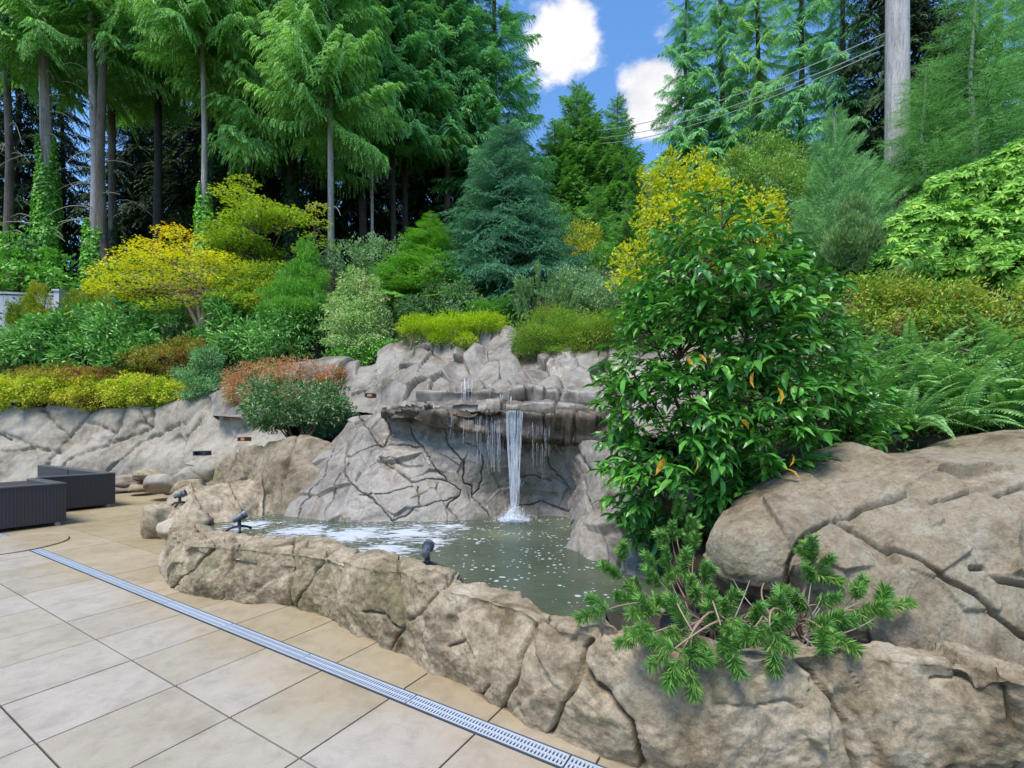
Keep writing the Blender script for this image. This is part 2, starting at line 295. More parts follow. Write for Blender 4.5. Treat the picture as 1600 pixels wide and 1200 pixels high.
M['red_bush'] = foliage('red_azalea', [(0, (.14, .24, .04)), (.25, (.34, .30, .08)), (.42, (.62, .34, .20)), (.7, (.60, .17, .12)), (1, (.74, .36, .26))], .5, patch=.1, patchcol=(.25, .30, .04))
M['dome'] = foliage('variegated_dark', [(0, (.03, .10, .025)), (.45, (.08, .21, .055)), (.75, (.22, .36, .13)), (1, (.55, .58, .34))], .4, trans=.2)
M['varieg'] = foliage('variegated_holly', [(0, (.05, .14, .035)), (.4, (.16, .30, .08)), (.75, (.40, .46, .20)), (1, (.68, .55, .36))], .45, patch=.05, patchcol=(.50, .28, .16))
M['chart'] = foliage('chartreuse_juniper', [(0, (.16, .27, .01)), (.5, (.36, .48, .015)), (1, (.55, .60, .03))], .55)
M['juniper'] = foliage('olive_juniper', [(0, (.06, .13, .015)), (.5, (.15, .25, .03)), (.85, (.28, .33, .05)), (1, (.36, .24, .09))], .6, patch=.1, patchcol=(.32, .20, .11))
M['cotone'] = foliage('silvery_groundcover', [(0, (.06, .15, .05)), (.5, (.16, .29, .12)), (1, (.38, .48, .30))], .4)
M['smoke'] = foliage('yellow_smokebush', [(0, (.34, .44, .015)), (.4, (.66, .68, .02)), (.8, (.85, .80, .05)), (1, (.78, .50, .22))], .5, trans=.4, patch=.05, patchcol=(.62, .36, .24))
M['spirea'] = foliage('spirea_leaf', [(0, (.08, .20, .025)), (.4, (.22, .40, .04)), (.7, (.40, .46, .09)), (1, (.62, .40, .20))], .55, patch=.35, patchcol=(.52, .34, .16))
M['fern'] = foliage('sword_fern', [(0, (.05, .16, .045)), (.5, (.12, .30, .09)), (1, (.26, .46, .18))], .5)
M['fern_brown'] = foliage('bronzed_fern', [(0, (.16, .12, .02)), (.5, (.24, .18, .03)), (1, (.22, .24, .05))], .6)
M['under'] = foliage('undergrowth_leaf', [(0, (.03, .09, .02)), (.5, (.07, .19, .035)), (1, (.15, .30, .06))], .5, trans=.2)
M['olive_small'] = foliage('yellow_green_shrub', [(0, (.14, .22, .02)), (.5, (.33, .40, .035)), (1, (.55, .52, .08))], .5)
M['metal'] = plain('galvanised_grate', (.52, .57, .64), .4, .25, .1, 20)
M['black'] = plain('black_metal', (.02, .024, .03), .45, 0, .1)
M['slate'] = plain('grey_blue_casting', (.10, .12, .145), .4, .3, .1)
M['fence'] = plain('weathered_fence', (.55, .53, .54), .8, 0, .15, 3, .2)
M['joint'] = plain('dark_joint', (.035, .028, .02), .95)
M['foot'] = plain('grey_foot', (.45, .45, .44), .5)
M['wire'] = plain('grey_cable', (.40, .42, .44), .6)
M['drum'] = plain('grey_drum', (.062, .058, .052), .5, 0, .2, 5, .2)
M['pole'] = rockmat('weathered_pole', [(.36, (.20, .17, .15)), (.47, (.40, .37, .35)), (.62, (.55, .52, .51))], sc=3, bmp=.7, grain=.06)

# ------------------------------------------------------------------ rock sheets
def catmull(P, n, axis=0):
    P = np.moveaxis(np.asarray(P, float), axis, 0); k = len(P)
    d = np.linalg.norm(np.diff(P, axis=0), axis=-1); d = d.reshape(len(d), -1).mean(1); cum = np.concatenate([[0], np.cumsum(d)])
    s = np.linspace(0, cum[-1], n); i = np.clip(np.searchsorted(cum, s, 'right') - 1, 0, k - 2); t = ((s - cum[i]) / (cum[i + 1] - cum[i] + 1e-9))
    Pm = np.concatenate([2 * P[:1] - P[1:2], P, 2 * P[-1:] - P[-2:-1]])
    sh = (n,) + (1,) * (P.ndim - 1); t = t.reshape(sh)
    a, b, c, d_ = Pm[i], Pm[i + 1], Pm[i + 2], Pm[i + 3]
    tau = .35
    m1 = tau * (c - a); m2 = tau * (d_ - b)
    r = (2 * t ** 3 - 3 * t ** 2 + 1) * b + (t ** 3 - 2 * t ** 2 + t) * m1 + (-2 * t ** 3 + 3 * t ** 2) * c + (t ** 3 - t ** 2) * m2
    return np.moveaxis(r, 0, axis)
def normals(G):
    du = np.gradient(G, axis=1); dv = np.gradient(G, axis=0); n = np.cross(dv, du); n /= np.linalg.norm(n, axis=-1)[..., None] + 1e-9
    return n
def polydist(Q, line):
    line = np.asarray(line, float); best = np.full(Q.shape[:-1], 1e9)
    for a, b in zip(line[:-1], line[1:]):
        ab = b - a; t = np.clip(((Q - a) @ ab) / (ab @ ab), 0, 1); best = np.minimum(best, np.linalg.norm(Q - a - t[..., None] * ab, axis=-1))
    return best
def facet(P, seeds, g, a, warp=.15, seed=0, aniso=(1, 1, 1)):
    """planar facets: each Voronoi cell of the seeds gets its own offset and tilt; returns offset, nearest, F2-F1"""
    r = np.random.RandomState(seed); an = np.array(aniso)
    Pw = P + warp * np.stack([fbm(P * 1.7 + 3, 3, 0), fbm(P * 1.7 + 11, 3, 1), fbm(P * 1.7 + 23, 3, 2)], -1)
    sh = P.shape[:-1]; Pf = (Pw.reshape(-1, 3)) * an; Sd = seeds * an
    d1 = np.full(len(Pf), 1e9); d2 = d1.copy(); idx = np.zeros(len(Pf), int)
    for k, s in enumerate(Sd):
        d = np.linalg.norm(Pf - s, axis=1); nn = d < d1
        d2 = np.where(nn, d1, np.minimum(d2, d)); idx = np.where(nn, k, idx); d1 = np.where(nn, d, d1)
    gr = r.randn(len(seeds), 3) * g; of = r.randn(len(seeds)) * a
    off = of[idx] + np.einsum('ij,ij->i', P.reshape(-1, 3) - seeds[idx], gr[idx])
    return off.reshape(sh), idx.reshape(sh), (d2 - d1).reshape(sh)
def blur(A, n):
    for _ in range(n):
        B = np.pad(A, 1, mode='edge'); A = (B[1:-1, 1:-1] * 4 + B[:-2, 1:-1] + B[2:, 1:-1] + B[1:-1, :-2] + B[1:-1, 2:]) / 8
    return A
def label_cells(bar):
    """4-connected regions of the grid faces not in the barrier"""
    h, w_ = bar.shape; lab = np.full((h, w_), -1); k = 0; barl = bar.tolist(); L = [[-1] * w_ for _ in range(h)]
    sizes = []
    for i in range(h):
        for j in range(w_):
            if barl[i][j] or L[i][j] >= 0: continue
            dq = deque([(i, j)]); L[i][j] = k; c = 0
            while dq:
                a, b = dq.popleft(); c += 1
                for y, x in ((a + 1, b), (a - 1, b), (a, b + 1), (a, b - 1)):
                    if 0 <= y < h and 0 <= x < w_ and L[y][x] < 0 and not barl[y][x]: L[y][x] = k; dq.append((y, x))
            sizes.append(c); k += 1
    lab = np.array(L)
    for s, c in enumerate(sizes):
        if c < h * w_ * .004: lab[lab == s] = -1
    if (lab >= 0).sum() == 0: lab[:] = 0
    for _ in range(400):
        u = lab < 0
        if not u.any(): break
        P = np.pad(lab, 1, constant_values=-1)
        nb = np.maximum.reduce([P[2:, 1:-1], P[:-2, 1:-1], P[1:-1, 2:], P[1:-1, :-2]]); lab = np.where(u, nb, lab)
    return lab
def rock(parent, rows, nu, nv, mat, cracks=(), cw=2.2, cd=.05, namp=.03, nfreq=2.2, fine=.006, ffreq=14, facets=0, fg=.12, fa=.02, fgap=0, fwarp=.15, seed=0,
         split='cracks', partname='rock', aniso=(1, 1, 1), fblur=1, seeds=None, jag=1.5, lim=.05):
    G = catmull(catmull(np.array(rows, float), nv, 0), nu, 1)
    n = normals(G); n = np.stack([blur(n[..., k], 3) for k in range(3)], -1); n /= np.linalg.norm(n, axis=-1)[..., None]
    # n must face the camera side
    if (n * (np.array((0, 0, CH)) - G)).sum(-1).mean() < 0: n = -n
    Q = proj(G); off = namp * fbm(G * nfreq + seed * 3.1, 4, seed)
    r = np.random.RandomState(seed + 5); idx = None
    if facets or seeds is not None:
        if seeds is None:
            pick = r.randint(0, G.shape[0] * G.shape[1], facets); seeds = G.reshape(-1, 3)[pick]
        fo, idx, gap = facet(G, seeds, fg, fa, fwarp, seed, aniso); fo = lim * np.tanh(fo / lim); off = off + blur(fo, fblur)
        if fgap: off = off - cd * np.exp(-(gap / fgap) ** 2)
    bar = np.zeros(G.shape[:2], bool)
    jit = jag * np.stack([fbm(G * 9, 3, 1), fbm(G * 9 + 5, 3, 2)], -1)
    for ck in cracks:
        line, wd, dp, cut = (ck if isinstance(ck, tuple) and len(ck) == 4 and not isinstance(ck[1], tuple) else (ck, cw, cd, True))
        d = polydist(Q + jit, line); wv = wd * (1 + .5 * vnoise(G * 6, 3))
        off = off - dp * np.exp(-(np.abs(d) / wv) ** 2.5)
        side = .12 * dp * np.exp(-(d / (wd * 6)) ** 2); off = off - side
        if cut: bar |= d < max(1.2, wd * .55)
    ridged = 1 - np.abs(fbm(G * nfreq * 2.1 + 9, 3, seed + 1)); off = off + fine * 2 * (ridged - .75)
    off = off + fine * fbm(G * ffreq, 4, seed + 2, .6)
    P = G + n * off[..., None]
    h, w_ = P.shape[:2]
    ii = np.arange((h - 1) * (w_ - 1)); a = (ii // (w_ - 1)) * w_ + ii % (w_ - 1)
    FQ = np.stack([a, a + 1, a + w_ + 1, a + w_], -1)
    if split == 'cells' and idx is not None:
        lab = idx[:-1, :-1]
    elif split == 'cracks' and len(cracks):
        lab = label_cells(bar[:-1, :-1])
    else: lab = np.zeros((h - 1, w_ - 1), int)
    PV = P.reshape(-1, 3)
    # orient faces outward
    nn = np.cross(PV[FQ[:, 1]] - PV[FQ[:, 0]], PV[FQ[:, 3]] - PV[FQ[:, 0]])
    if (nn * n[:-1, :-1].reshape(-1, 3)).sum() < 0: FQ = FQ[:, ::-1]
    for k in np.unique(lab):
        f = FQ[lab.ravel() == k]
        if len(f) < 6: continue
        u, inv = np.unique(f, return_inverse=True)
        wpart(partname, PV[u], inv.reshape(f.shape), mat, parent, smooth=True)
    return P
def blob(c, r, seed, nu=28, nv=18, amp=.16, facets=9, flat=.0):
    """a rounded boulder: an ellipsoid cut by planes, roughened"""
    rr = np.random.RandomState(seed)
    th = np.linspace(0, 2 * np.pi, nu, endpoint=False); ph = np.linspace(0.02, np.pi - .02, nv)
    D = np.stack([np.sin(ph)[:, None] * np.cos(th), np.sin(ph)[:, None] * np.sin(th), np.cos(ph)[:, None] * np.ones(nu)], -1)
    R = np.ones((nv, nu))
    for _ in range(facets):
        q = rr.randn(3); q /= np.linalg.norm(q); d = D @ q; h = rr.uniform(.58, .9); R = np.where(d > .2, np.minimum(R, h / np.maximum(d, .05)), R)
    R = R + amp * .5 * fbm(D * 1.8 + seed, 4, seed) + amp * .12 * fbm(D * 9 + seed, 3, seed + 1)
    V = (D * R[..., None] * np.array(r) + np.array(c)).reshape(-1, 3)
    i = np.arange(nv - 1)[:, None]; j = np.arange(nu)[None]; k = (j + 1) % nu
    Q = np.stack([i * nu + j, (i + 1) * nu + j, (i + 1) * nu + k, i * nu + k], -1).reshape(-1, 4)
    return V, [Q, np.array([list(range(nu))]), np.array([[(nv - 1) * nu + q for q in range(nu)][::-1]])]

# ================================================================== SETTING
# ---- patio: tiles laid on the joint lines read from the photograph
A0 = np.array((-3.15, 3.524)); E1 = np.array((.857, -.515)); E2 = np.array((.515, .857)); ROT = math.atan2(E1[1], E1[0])
def E(a, b): q = A0 + E1 * a + E2 * b; return q
copbase = [(228, 843), (242, 900), (262, 922), (300, 932), (372, 945), (455, 948), (512, 970), (580, 1006), (622, 1026), (670, 1052), (712, 1072), (755, 1092), (800, 1118), (850, 1150), (920, 1185), (1000, 1215), (1190, 1250), (1500, 1265), (1790, 1280)]
m, nt, p, _ = newmat('sandstone_tile'); geo = N(nt, 'ShaderNodeNewGeometry'); oi = N(nt, 'ShaderNodeObjectInfo'); v = geo.outputs['Position']
base = ramp(nt, MATH(nt, 'ADD', MATH(nt, 'MULTIPLY', noise(nt, v, 1.1, 4, .6), .6), MATH(nt, 'MULTIPLY', noise(nt, v, 7, 6, .7), .4)), [(.3, (.30, .25, .185)), (.5, (.39, .34, .275)), (.7, (.44, .40, .345))])
alt = mixc(nt, oi.outputs['Random'], (.93, .90, .82), (1.06, 1.04, 1.08))
c = mixc(nt, 1.0, base, alt, 'MULTIPLY')
sepg = N(nt, 'ShaderNodeSeparateXYZ'); LK(nt, v, sepg.inputs[0])
# algae tone close to the pool wall: distance from the line of the drain
dd = MATH(nt, 'ADD', MATH(nt, 'MULTIPLY', sepg.outputs[0], float(E2[0])), MATH(nt, 'MULTIPLY', sepg.outputs[1], float(E2[1])))
d0 = float(A0 @ E2)
mk = N(nt, 'ShaderNodeMapRange', interpolation_type='SMOOTHSTEP'); LK(nt, MATH(nt, 'ADD', dd, MATH(nt, 'MULTIPLY_ADD', noise(nt, v, .9, 4), 1.3, -.65)), mk.inputs[0]); mk.inputs[1].default_value = d0 + .1; mk.inputs[2].default_value = d0 + .9; mk.inputs[4].default_value = .8
c = mixc(nt, mk.outputs[0], c, mixc(nt, 1.0, c, (.86, .76, .50), 'MULTIPLY'))
st2 = N(nt, 'ShaderNodeMapRange'); LK(nt, noise(nt, v, 5, 8, .75, .5), st2.inputs[0]); st2.inputs[1].default_value = .36; st2.inputs[2].default_value = .52; st2.inputs[3].default_value = .84; st2.inputs[4].default_value = 1.0
c = mixc(nt, 1.0, c, st2.outputs[0], 'MULTIPLY')
st3 = N(nt, 'ShaderNodeMapRange'); LK(nt, noise(nt, v, 150, 3, .7), st3.inputs[0]); st3.inputs[1].default_value = .35; st3.inputs[2].default_value = .65; st3.inputs[3].default_value = .90; st3.inputs[4].default_value = 1.08
c = mixc(nt, 1.0, c, st3.outputs[0], 'MULTIPLY')
LK(nt, c, p.inputs['Base Color']); p.inputs['Roughness'].default_value = .75
bump(nt, p, noise(nt, v, 90, 4, .7), .25, .004); M['tile'] = m
Vp = np.array([(-30, -3, -.012), (8, -3, -.012), (8, 18, -.012), (-30, 18, -.012)], float)
patio = put('patio', mesh('patio', Vp, np.array([(0, 1, 2, 3)]), M['joint'])); patio['kind'] = 'structure'; patio['label'] = 'beige square paved patio with dark joints'
rowsE = [(-3.10, -2.48), (-2.48, -1.86), (-1.86, -1.24), (-1.24, -.62), (-.62, 0), (0, .585), (.70, 1.38), (1.38, 2.0), (2.0, 2.62), (2.62, 3.24), (3.24, 3.86), (3.86, 4.48), (4.48, 5.1), (5.1, 5.72), (5.72, 6.34)]
tmesh = {}
cb = np.array([WZ(x, y, 0)[:2] for x, y in copbase])
for (b0, b1) in rowsE:
    for k in range(-16, 14):
        a0 = k * .62; ctr = E(a0 + .31, (b0 + b1) / 2)
        if ctr[1] < .9: continue
        q = proj(np.array((*ctr, 0.)))
        if q[0] < -160 or q[0] > 1300 or q[1] > 1420: continue
        if ctr[1] > 12.9: continue
        yb = np.interp(ctr[0], cb[:, 0], cb[:, 1])
        if ctr[0] > -5.3 and ctr[1] > yb + .75: continue
        key = round(b1 - b0, 3)
        if key not in tmesh:
            h = (b1 - b0) / 2; V, Fq = boxm(-.31 + .005, .31 - .005, -h + .005, h - .005, -.04, 0, .002); tmesh[key] = mesh('tile', V, Fq, M['tile'])
        t = put('tile', tmesh[key], patio, (*ctr, random.uniform(-.001, .001)), (0, 0, ROT))
# ---- trench drain
dr = thing('trench_drain', 'narrow pale metal slot drain running diagonally through the patio', 'drain', (*E(0, .6425), 0), ROT)
V, Fq = boxm(-11.5, 5.6, -.056, .056, -.0115, -.0105); put('channel', mesh('channel', V, Fq, M['black']), dr)
for s in (-1, 1):
    V, Fq = boxm(-11.5, 5.6, min(s * .056, s * .049), max(s * .056, s * .049), -.0100, .003); put('channel_edge', mesh('channel_edge', V, Fq, M['slate']), dr)
acc = Acc()
V, Fq = boxm(0, .99, .036, .048, -.0098, .001); acc.add(V, Fq); V, Fq = boxm(0, .99, -.048, -.036, -.0098, .001); acc.add(V, Fq); V, Fq = boxm(0, .99, -.006, .006, -.0098, .0005); acc.add(V, Fq)
for k in range(50):
    x = k * .02
    for (y0, y1) in ((.0062, .0358), (-.0358, -.0062)):
        V, Fq = boxm(x, x + .011, y0, y1, -.0095, .0); acc.add(V, Fq)
gm = mesh('grate', *acc.get()[:2], M['metal'])
for k in range(-11, 6):
    put('grate', gm, dr, (k * 1.0 - .4, 0, 0))
# ---- round access cover
cv = WZ(0, 853, 0); th = np.linspace(0, 2 * np.pi, 48, endpoint=False)
rc = thing('access_cover', 'round flat stone cover set in the paving across the drain', 'cover', (cv[0], cv[1], .0))
V = np.concatenate([np.stack([r * np.cos(th), r * np.sin(th), np.full(48, z)], -1) for r, z in ((.685, -.02), (.685, .010), (.68, .014))]); i = np.arange(48); j = (i + 1) % 48
put('cover_disc', mesh('cover_disc', V, [np.stack([i, j, j + 48, i + 48], -1), np.stack([i + 48, j + 48, j + 96, i + 96], -1), np.array([[*(i + 96)]])], M['tile']), rc)
V = np.concatenate([np.stack([r * np.cos(th), r * np.sin(th), np.full(48, z)], -1) for r, z in ((.70, .004), (.70, -.02))])
put('rim', mesh('rim', V, [np.stack([j, i, i + 48, j + 48], -1), np.array([[*(i)]])], M['joint']), rc)

# ---- the hillside: a sheet through the feet of everything that grows on it
TCP = []   # (x, y, z)
def tcp(px, py, Y): TCP.append(W(px, py, Y))
for px in range(-400, 2100, 150): tcp(px, 470, 26); 
for x in np.arange(-60, 61, 12): TCP.append(np.array((x, 34, 11 + .02 * abs(x)))); TCP.append(np.array((x, 60, 10.)))
for x in np.arange(-25, 8, 1.5):
    for y in (.5, 2, 3.5): TCP.append(np.array((x, y, -.8)))
for x in np.arange(-25, -4.2, 1.5):
    for y in (5, 7, 9, 11, 12.2): TCP.append(np.array((x, y, -.8)))
for (x, y) in ((-3.5, 5), (-2, 5), (-.5, 5), (.3, 4.5), (-3, 6.2), (-1.5, 6.2), (0, 6.2), (.6, 5.6), (-1, 4)): TCP.append(np.array((x, y, -.7)))
for a in ((-250, 640, 14.2), (-100, 640, 14.2), (0, 637, 14.2), (100, 635, 14.2), (200, 632, 14.2), (280, 626, 13.8), (340, 605, 13.2), (420, 582, 12.4), (500, 572, 11.8), (560, 560, 11.5), (620, 535, 11.3),
          (700, 545, 10.8), (780, 515, 11), (860, 552, 10.2), (930, 548, 9.8), (1000, 562, 9.3), (1100, 540, 8.8), (1200, 530, 8.2), (1300, 560, 7.2), (1400, 570, 6.6), (1500, 570, 6.3), (1600, 570, 6.2), (1800, 570, 6),
          (1350, 660, 4.9), (1450, 672, 4.7), (1550, 675, 4.6), (1700, 680, 4.6), (1250, 690, 4.8), (1180, 760, 4.3), (1120, 850, 4.0), (1050, 870, 4.2),
          (1150, 1005, 2.75), (1250, 1000, 2.7), (1050, 985, 2.9), (1200, 930, 3.1)): tcp(*a)
# pairs: name, label, category, group, blobs[(px,py,Y,rx,ry)], leaf length px, leaf width ratio, cover, material, template, direction style
SH = [
 ('cherry_laurel', 'bright broad leaved evergreen at the foot of the first ivy trunk', 'shrub', None, [(25, 395, 17.5, 40, 26), (15, 425, 17.2, 44, 26), (100, 420, 17.6, 16, 26), (60, 440, 16.8, 60, 18)], 8, .5, 4, 'ivy', 'L', 'out'),
 ('dark_laurel', 'shaded evergreen filling the gap behind the yellow maple', 'shrub', None, [(215, 430, 17.5, 40, 24), (280, 440, 17.5, 44, 22), (180, 445, 17.5, 30, 18)], 8, .45, 4, 'under', 'L', 'out'),
 ('hemlock_shrub', 'feathery mid green shrub below the olive maple', 'shrub', None, [(400, 445, 15.2, 44, 26), (430, 470, 14.8, 44, 24), (370, 470, 15, 40, 20)], 6, .3, 4, 'maple_green', 'D', 'out'),
 ('golden_thuja', 'smallest bronze tipped golden conifer beside the grey fence at the frame edge', 'conifer', 'golden dwarf conifers by the fence', [(22, 502, 15.2, 10, 28)], 3.2, .4, 5, 'gold_conifer', 'D', 'up'),
 ('golden_thuja', 'rounded golden conifer second along the grey fence', 'conifer', 'golden dwarf conifers by the fence', [(42, 492, 15.3, 13, 32)], 3.2, .4, 5, 'gold_conifer', 'D', 'up'),
 ('golden_thuja', 'tallest pointed golden green conifer by the fence post', 'conifer', 'golden dwarf conifers by the fence', [(64, 480, 15.4, 16, 33), (64, 500, 15.4, 19, 20)], 3.2, .4, 5, 'gold_conifer', 'D', 'up'),
 ('golden_thuja', 'narrow bronze green conifer just past the fence post', 'conifer', 'golden dwarf conifers by the fence', [(115, 478, 15.6, 11, 24)], 3.2, .4, 5, 'gold_conifer', 'D', 'up'),
 ('golden_thuja', 'broad light green conifer under the yellow maple edge', 'conifer', 'golden dwarf conifers by the fence', [(145, 470, 15.8, 19, 26), (162, 482, 15.8, 18, 18)], 3.2, .4, 5, 'gold_conifer', 'D', 'up'),
 ('pine_shrub', 'dark fine needled pine at the foot of the fence corner', 'shrub', None, [(22, 545, 14.4, 26, 36), (5, 560, 14.4, 25, 30)], 5, .16, 5, 'dwarf_pine', 'D', 'out'),
 ('rhododendron', 'broad blue green rhododendron nearest the grey fence', 'shrub', 'rhododendrons above the rock wall', [(75, 545, 14.6, 50, 40), (110, 525, 14.9, 45, 34), (140, 560, 14.4, 45, 30)], 9, .32, 4.5, 'rhodo', 'L', 'out'),
 ('rhododendron', 'dark green rhododendron below the yellow maple', 'shrub', 'rhododendrons above the rock wall', [(190, 525, 15, 60, 42), (215, 560, 14.5, 50, 32), (255, 505, 15.4, 40, 28)], 9, .32, 4.5, 'rhodo', 'L', 'out'),
 ('rhododendron', 'deep green rhododendron behind the pale pieris', 'shrub', 'rhododendrons above the rock wall', [(365, 515, 14.6, 42, 44), (400, 540, 14.0, 45, 28)], 9, .32, 4.5, 'rhodo', 'L', 'out'),
 ('rhododendron', 'dark rhododendron between the bright hinoki and the variegated shrub', 'shrub', 'rhododendrons above the rock wall', [(450, 520, 13.4, 50, 36), (490, 500, 13.4, 30, 34)], 8, .32, 4.5, 'rhodo', 'L', 'out'),
 ('azalea', 'bronze green azalea mound in front of the rhododendrons', 'shrub', None, [(270, 560, 14.1, 55, 20), (305, 548, 14.1, 34, 17), (220, 572, 14.1, 30, 14)], 4, .4, 5, 'azalea', 'D', 'out'),
 ('azalea', 'low olive azalea tuft spilling over the planting edge', 'shrub', None, [(100, 585, 14.0, 50, 14), (150, 588, 13.9, 50, 12)], 4, .4, 5, 'azalea', 'D', 'out'),
 ('hedge', 'clipped golden green hedge along the top of the pale rock wall', 'hedge', None, [(x, 612 + 3 * math.sin(x * .05), 13.6, 34, 23 + 3 * math.sin(x * .13)) for x in range(-120, 275, 26)] + [(285, 612, 13.4, 22, 18)], 3.8, .5, 5, 'hedge_gold', 'D', 'out'),
 ('pieris', 'pale blue green tiered pieris at the end of the golden hedge', 'shrub', None, [(325, 560, 13.0, 24, 14), (318, 585, 13.0, 34, 13), (335, 603, 13, 36, 12), (310, 618, 13, 24, 9)], 5, .32, 4, 'pieris', 'D', 'out'),
 ('red_bush', 'red and orange azalea behind the dark domed shrub', 'shrub', None, [(405, 600, 11.2, 42, 30), (470, 592, 10.8, 55, 32), (520, 600, 10.6, 22, 26), (375, 615, 11.4, 20, 18), (365, 600, 11.6, 14, 12)], 4.2, .36, 3.2, 'red_bush', 'D', 'out'),
 ('domed_shrub', 'dark mushroom shaped variegated shrub on short stems above the pool', 'shrub', None, [(463, 630, 8.4, 72, 38), (420, 645, 8.3, 38, 24), (505, 640, 8.3, 40, 26)], 6, .38, 4, 'dome', 'L', 'out'),
 ('creeping_conifer', 'dark green creeping conifer tucked beside the domed shrub', 'shrub', None, [(520, 655, 8.6, 30, 20), (500, 668, 8.5, 30, 12)], 6, .2, 4, 'spruce', 'D', 'out'),
 ('variegated_shrub', 'tall cream flecked shrub with tiered branches above the pink rock', 'shrub', None, [(563, 455, 12.6, 30, 32), (565, 485, 12.4, 45, 22), (560, 512, 12.2, 52, 20), (570, 540, 12, 54, 16), (545, 478, 12.6, 25, 25)], 4.6, .4, 4, 'varieg', 'D', 'out'),
 ('low_laurel', 'glossy green shrub spreading at the foot of the variegated shrub', 'shrub', None, [(555, 560, 11.6, 40, 14), (590, 545, 11.6, 30, 14)], 6, .4, 4, 'ivy', 'D', 'out'),
 ('hinoki_cypress', 'bright green soft conifer between olive maple and variegated shrub', 'conifer', None, [(480, 412, 14.0, 18, 30), (478, 440, 14, 34, 26), (470, 465, 13.8, 46, 24), (475, 490, 13.6, 50, 20)], 5, .25, 5, 'bright_conifer', 'D', 'up'),
 ('small_maple', 'small salmon tinged shrub behind the chartreuse juniper', 'shrub', None, [(682, 430, 13.2, 20, 26), (688, 462, 13.0, 26, 26)], 4.5, .4, 2.6, 'varieg', 'D', 'out'),
 ('leafy_shrub', 'mid green airy shrub behind the variegated shrub', 'shrub', None, [(550, 405, 15.5, 34, 28), (600, 410, 15.2, 34, 32), (625, 450, 14, 30, 34)], 5, .4, 3.2, 'cotone', 'D', 'out'),
 ('leafy_shrub', 'rounded grey green shrub right above the chartreuse juniper', 'shrub', None, [(720, 470, 12.6, 30, 26), (650, 485, 12.8, 30, 20)], 5, .4, 4, 'cotone', 'D', 'out'),
 ('chartreuse_juniper', 'bright chartreuse juniper spilling over the upper rocks', 'shrub', None, [(668, 512, 10.6, 38, 12), (705, 514, 10.2, 44, 17), (745, 508, 10.3, 36, 15), (765, 503, 10.6, 22, 10), (688, 530, 9.9, 16, 8), (642, 518, 10.5, 16, 8), (728, 532, 9.8, 16, 9)], 5, .22, 5, 'chart', 'D', 'flat'),
 ('dark_mound', 'low dark green mound beside the chartreuse juniper', 'shrub', None, [(760, 487, 12.2, 26, 13), (790, 478, 12.4, 24, 12)], 5, .25, 4.5, 'bright_conifer', 'D', 'out'),
 ('spreading_juniper', 'olive green juniper mat hanging over the ledge right of the falls', 'shrub', None, [(845, 532, 9.5, 42, 22), (885, 525, 9.6, 46, 24), (925, 528, 9.3, 40, 22), (960, 520, 9.2, 40, 24), (870, 505, 10.4, 50, 18), (826, 548, 9.2, 18, 9), (900, 548, 9.1, 26, 8), (865, 550, 9.1, 18, 8)], 5, .22, 5, 'juniper', 'D', 'flat'),
 ('silver_groundcover', 'silvery green small leaved groundcover on the bank above the juniper', 'shrub', None, [(905, 455, 13, 50, 26), (940, 470, 12.2, 44, 26), (880, 475, 12.5, 40, 20)], 4.4, .45, 4, 'cotone', 'D', 'out'),
 ('yellow_shrub', 'small yellow green shrub beside the blue spruce', 'shrub', None, [(905, 375, 17, 26, 26), (915, 400, 16.6, 20, 20), (892, 395, 17, 16, 20)], 5, .4, 3, 'olive_small', 'D', 'out'),
 ('small_conifer', 'rounded light green conifer near the yellow green shrub', 'conifer', None, [(942, 405, 16, 20, 22), (925, 418, 16, 16, 12)], 5, .25, 4.5, 'bright_conifer', 'D', 'up'),
 ('smokebush', 'bright yellow smokebush behind the big glossy shrub', 'shrub', None, [(1015, 300, 8.8, 18, 40), (1045, 290, 8.8, 22, 44), (1085, 275, 8.8, 26, 30), (1040, 350, 8.6, 46, 34), (1110, 320, 8.8, 50, 34), (1180, 345, 9, 46, 34), (995, 405, 8.6, 34, 26), (975, 440, 8.5, 24, 16), (1150, 380, 8.8, 60, 40)], 6.5, .55, 2.6, 'smoke', 'D', 'out'),
 ('olive_shrub', 'olive bronze shrub filling in beyond the yellow smokebush', 'shrub', None, [(1150, 275, 11, 40, 26), (1200, 285, 10.6, 50, 34), (1240, 320, 10, 40, 40), (1180, 260, 12, 60, 24)], 5.5, .4, 3.5, 'olive_leaf', 'D', 'out'),
 ('dark_pine_shrub', 'dark upright dwarf pine in front of the soft young pine', 'shrub', None, [(1335, 345, 7.6, 24, 28), (1325, 380, 7.4, 36, 32), (1350, 400, 7.4, 30, 24)], 9, .1, 6, 'dwarf_pine', 'D', 'up'),
 ('spirea', 'bronze tipped spirea nearest the big glossy shrub', 'shrub', 'spirea bushes on the slope', [(1340, 470, 6.4, 50, 36), (1390, 470, 6.5, 50, 36), (1360, 510, 6.2, 44, 26)], 6.5, .42, 4, 'spirea', 'D', 'out'),
 ('spirea', 'bronze tipped spirea in the middle of the slope above the ferns', 'shrub', 'spirea bushes on the slope', [(1455, 480, 6.2, 56, 36), (1490, 500, 6.1, 50, 34), (1440, 515, 6.0, 40, 20)], 6.5, .42, 4, 'spirea', 'D', 'out'),
 ('spirea', 'bronze tipped spirea at the picture edge below the rhododendrons', 'shrub', 'spirea bushes on the slope', [(1560, 490, 6.0, 56, 38), (1620, 490, 6, 50, 40), (1590, 530, 5.8, 50, 20)], 6.5, .42, 4, 'spirea', 'D', 'out'),
]
for x in SH:
    b = min(x[4], key=lambda q: CH - (q[1] + q[4] - HY) / F * q[2])
    TCP.append(W(b[0], b[1] + b[4] * .9, b[2] + .2))
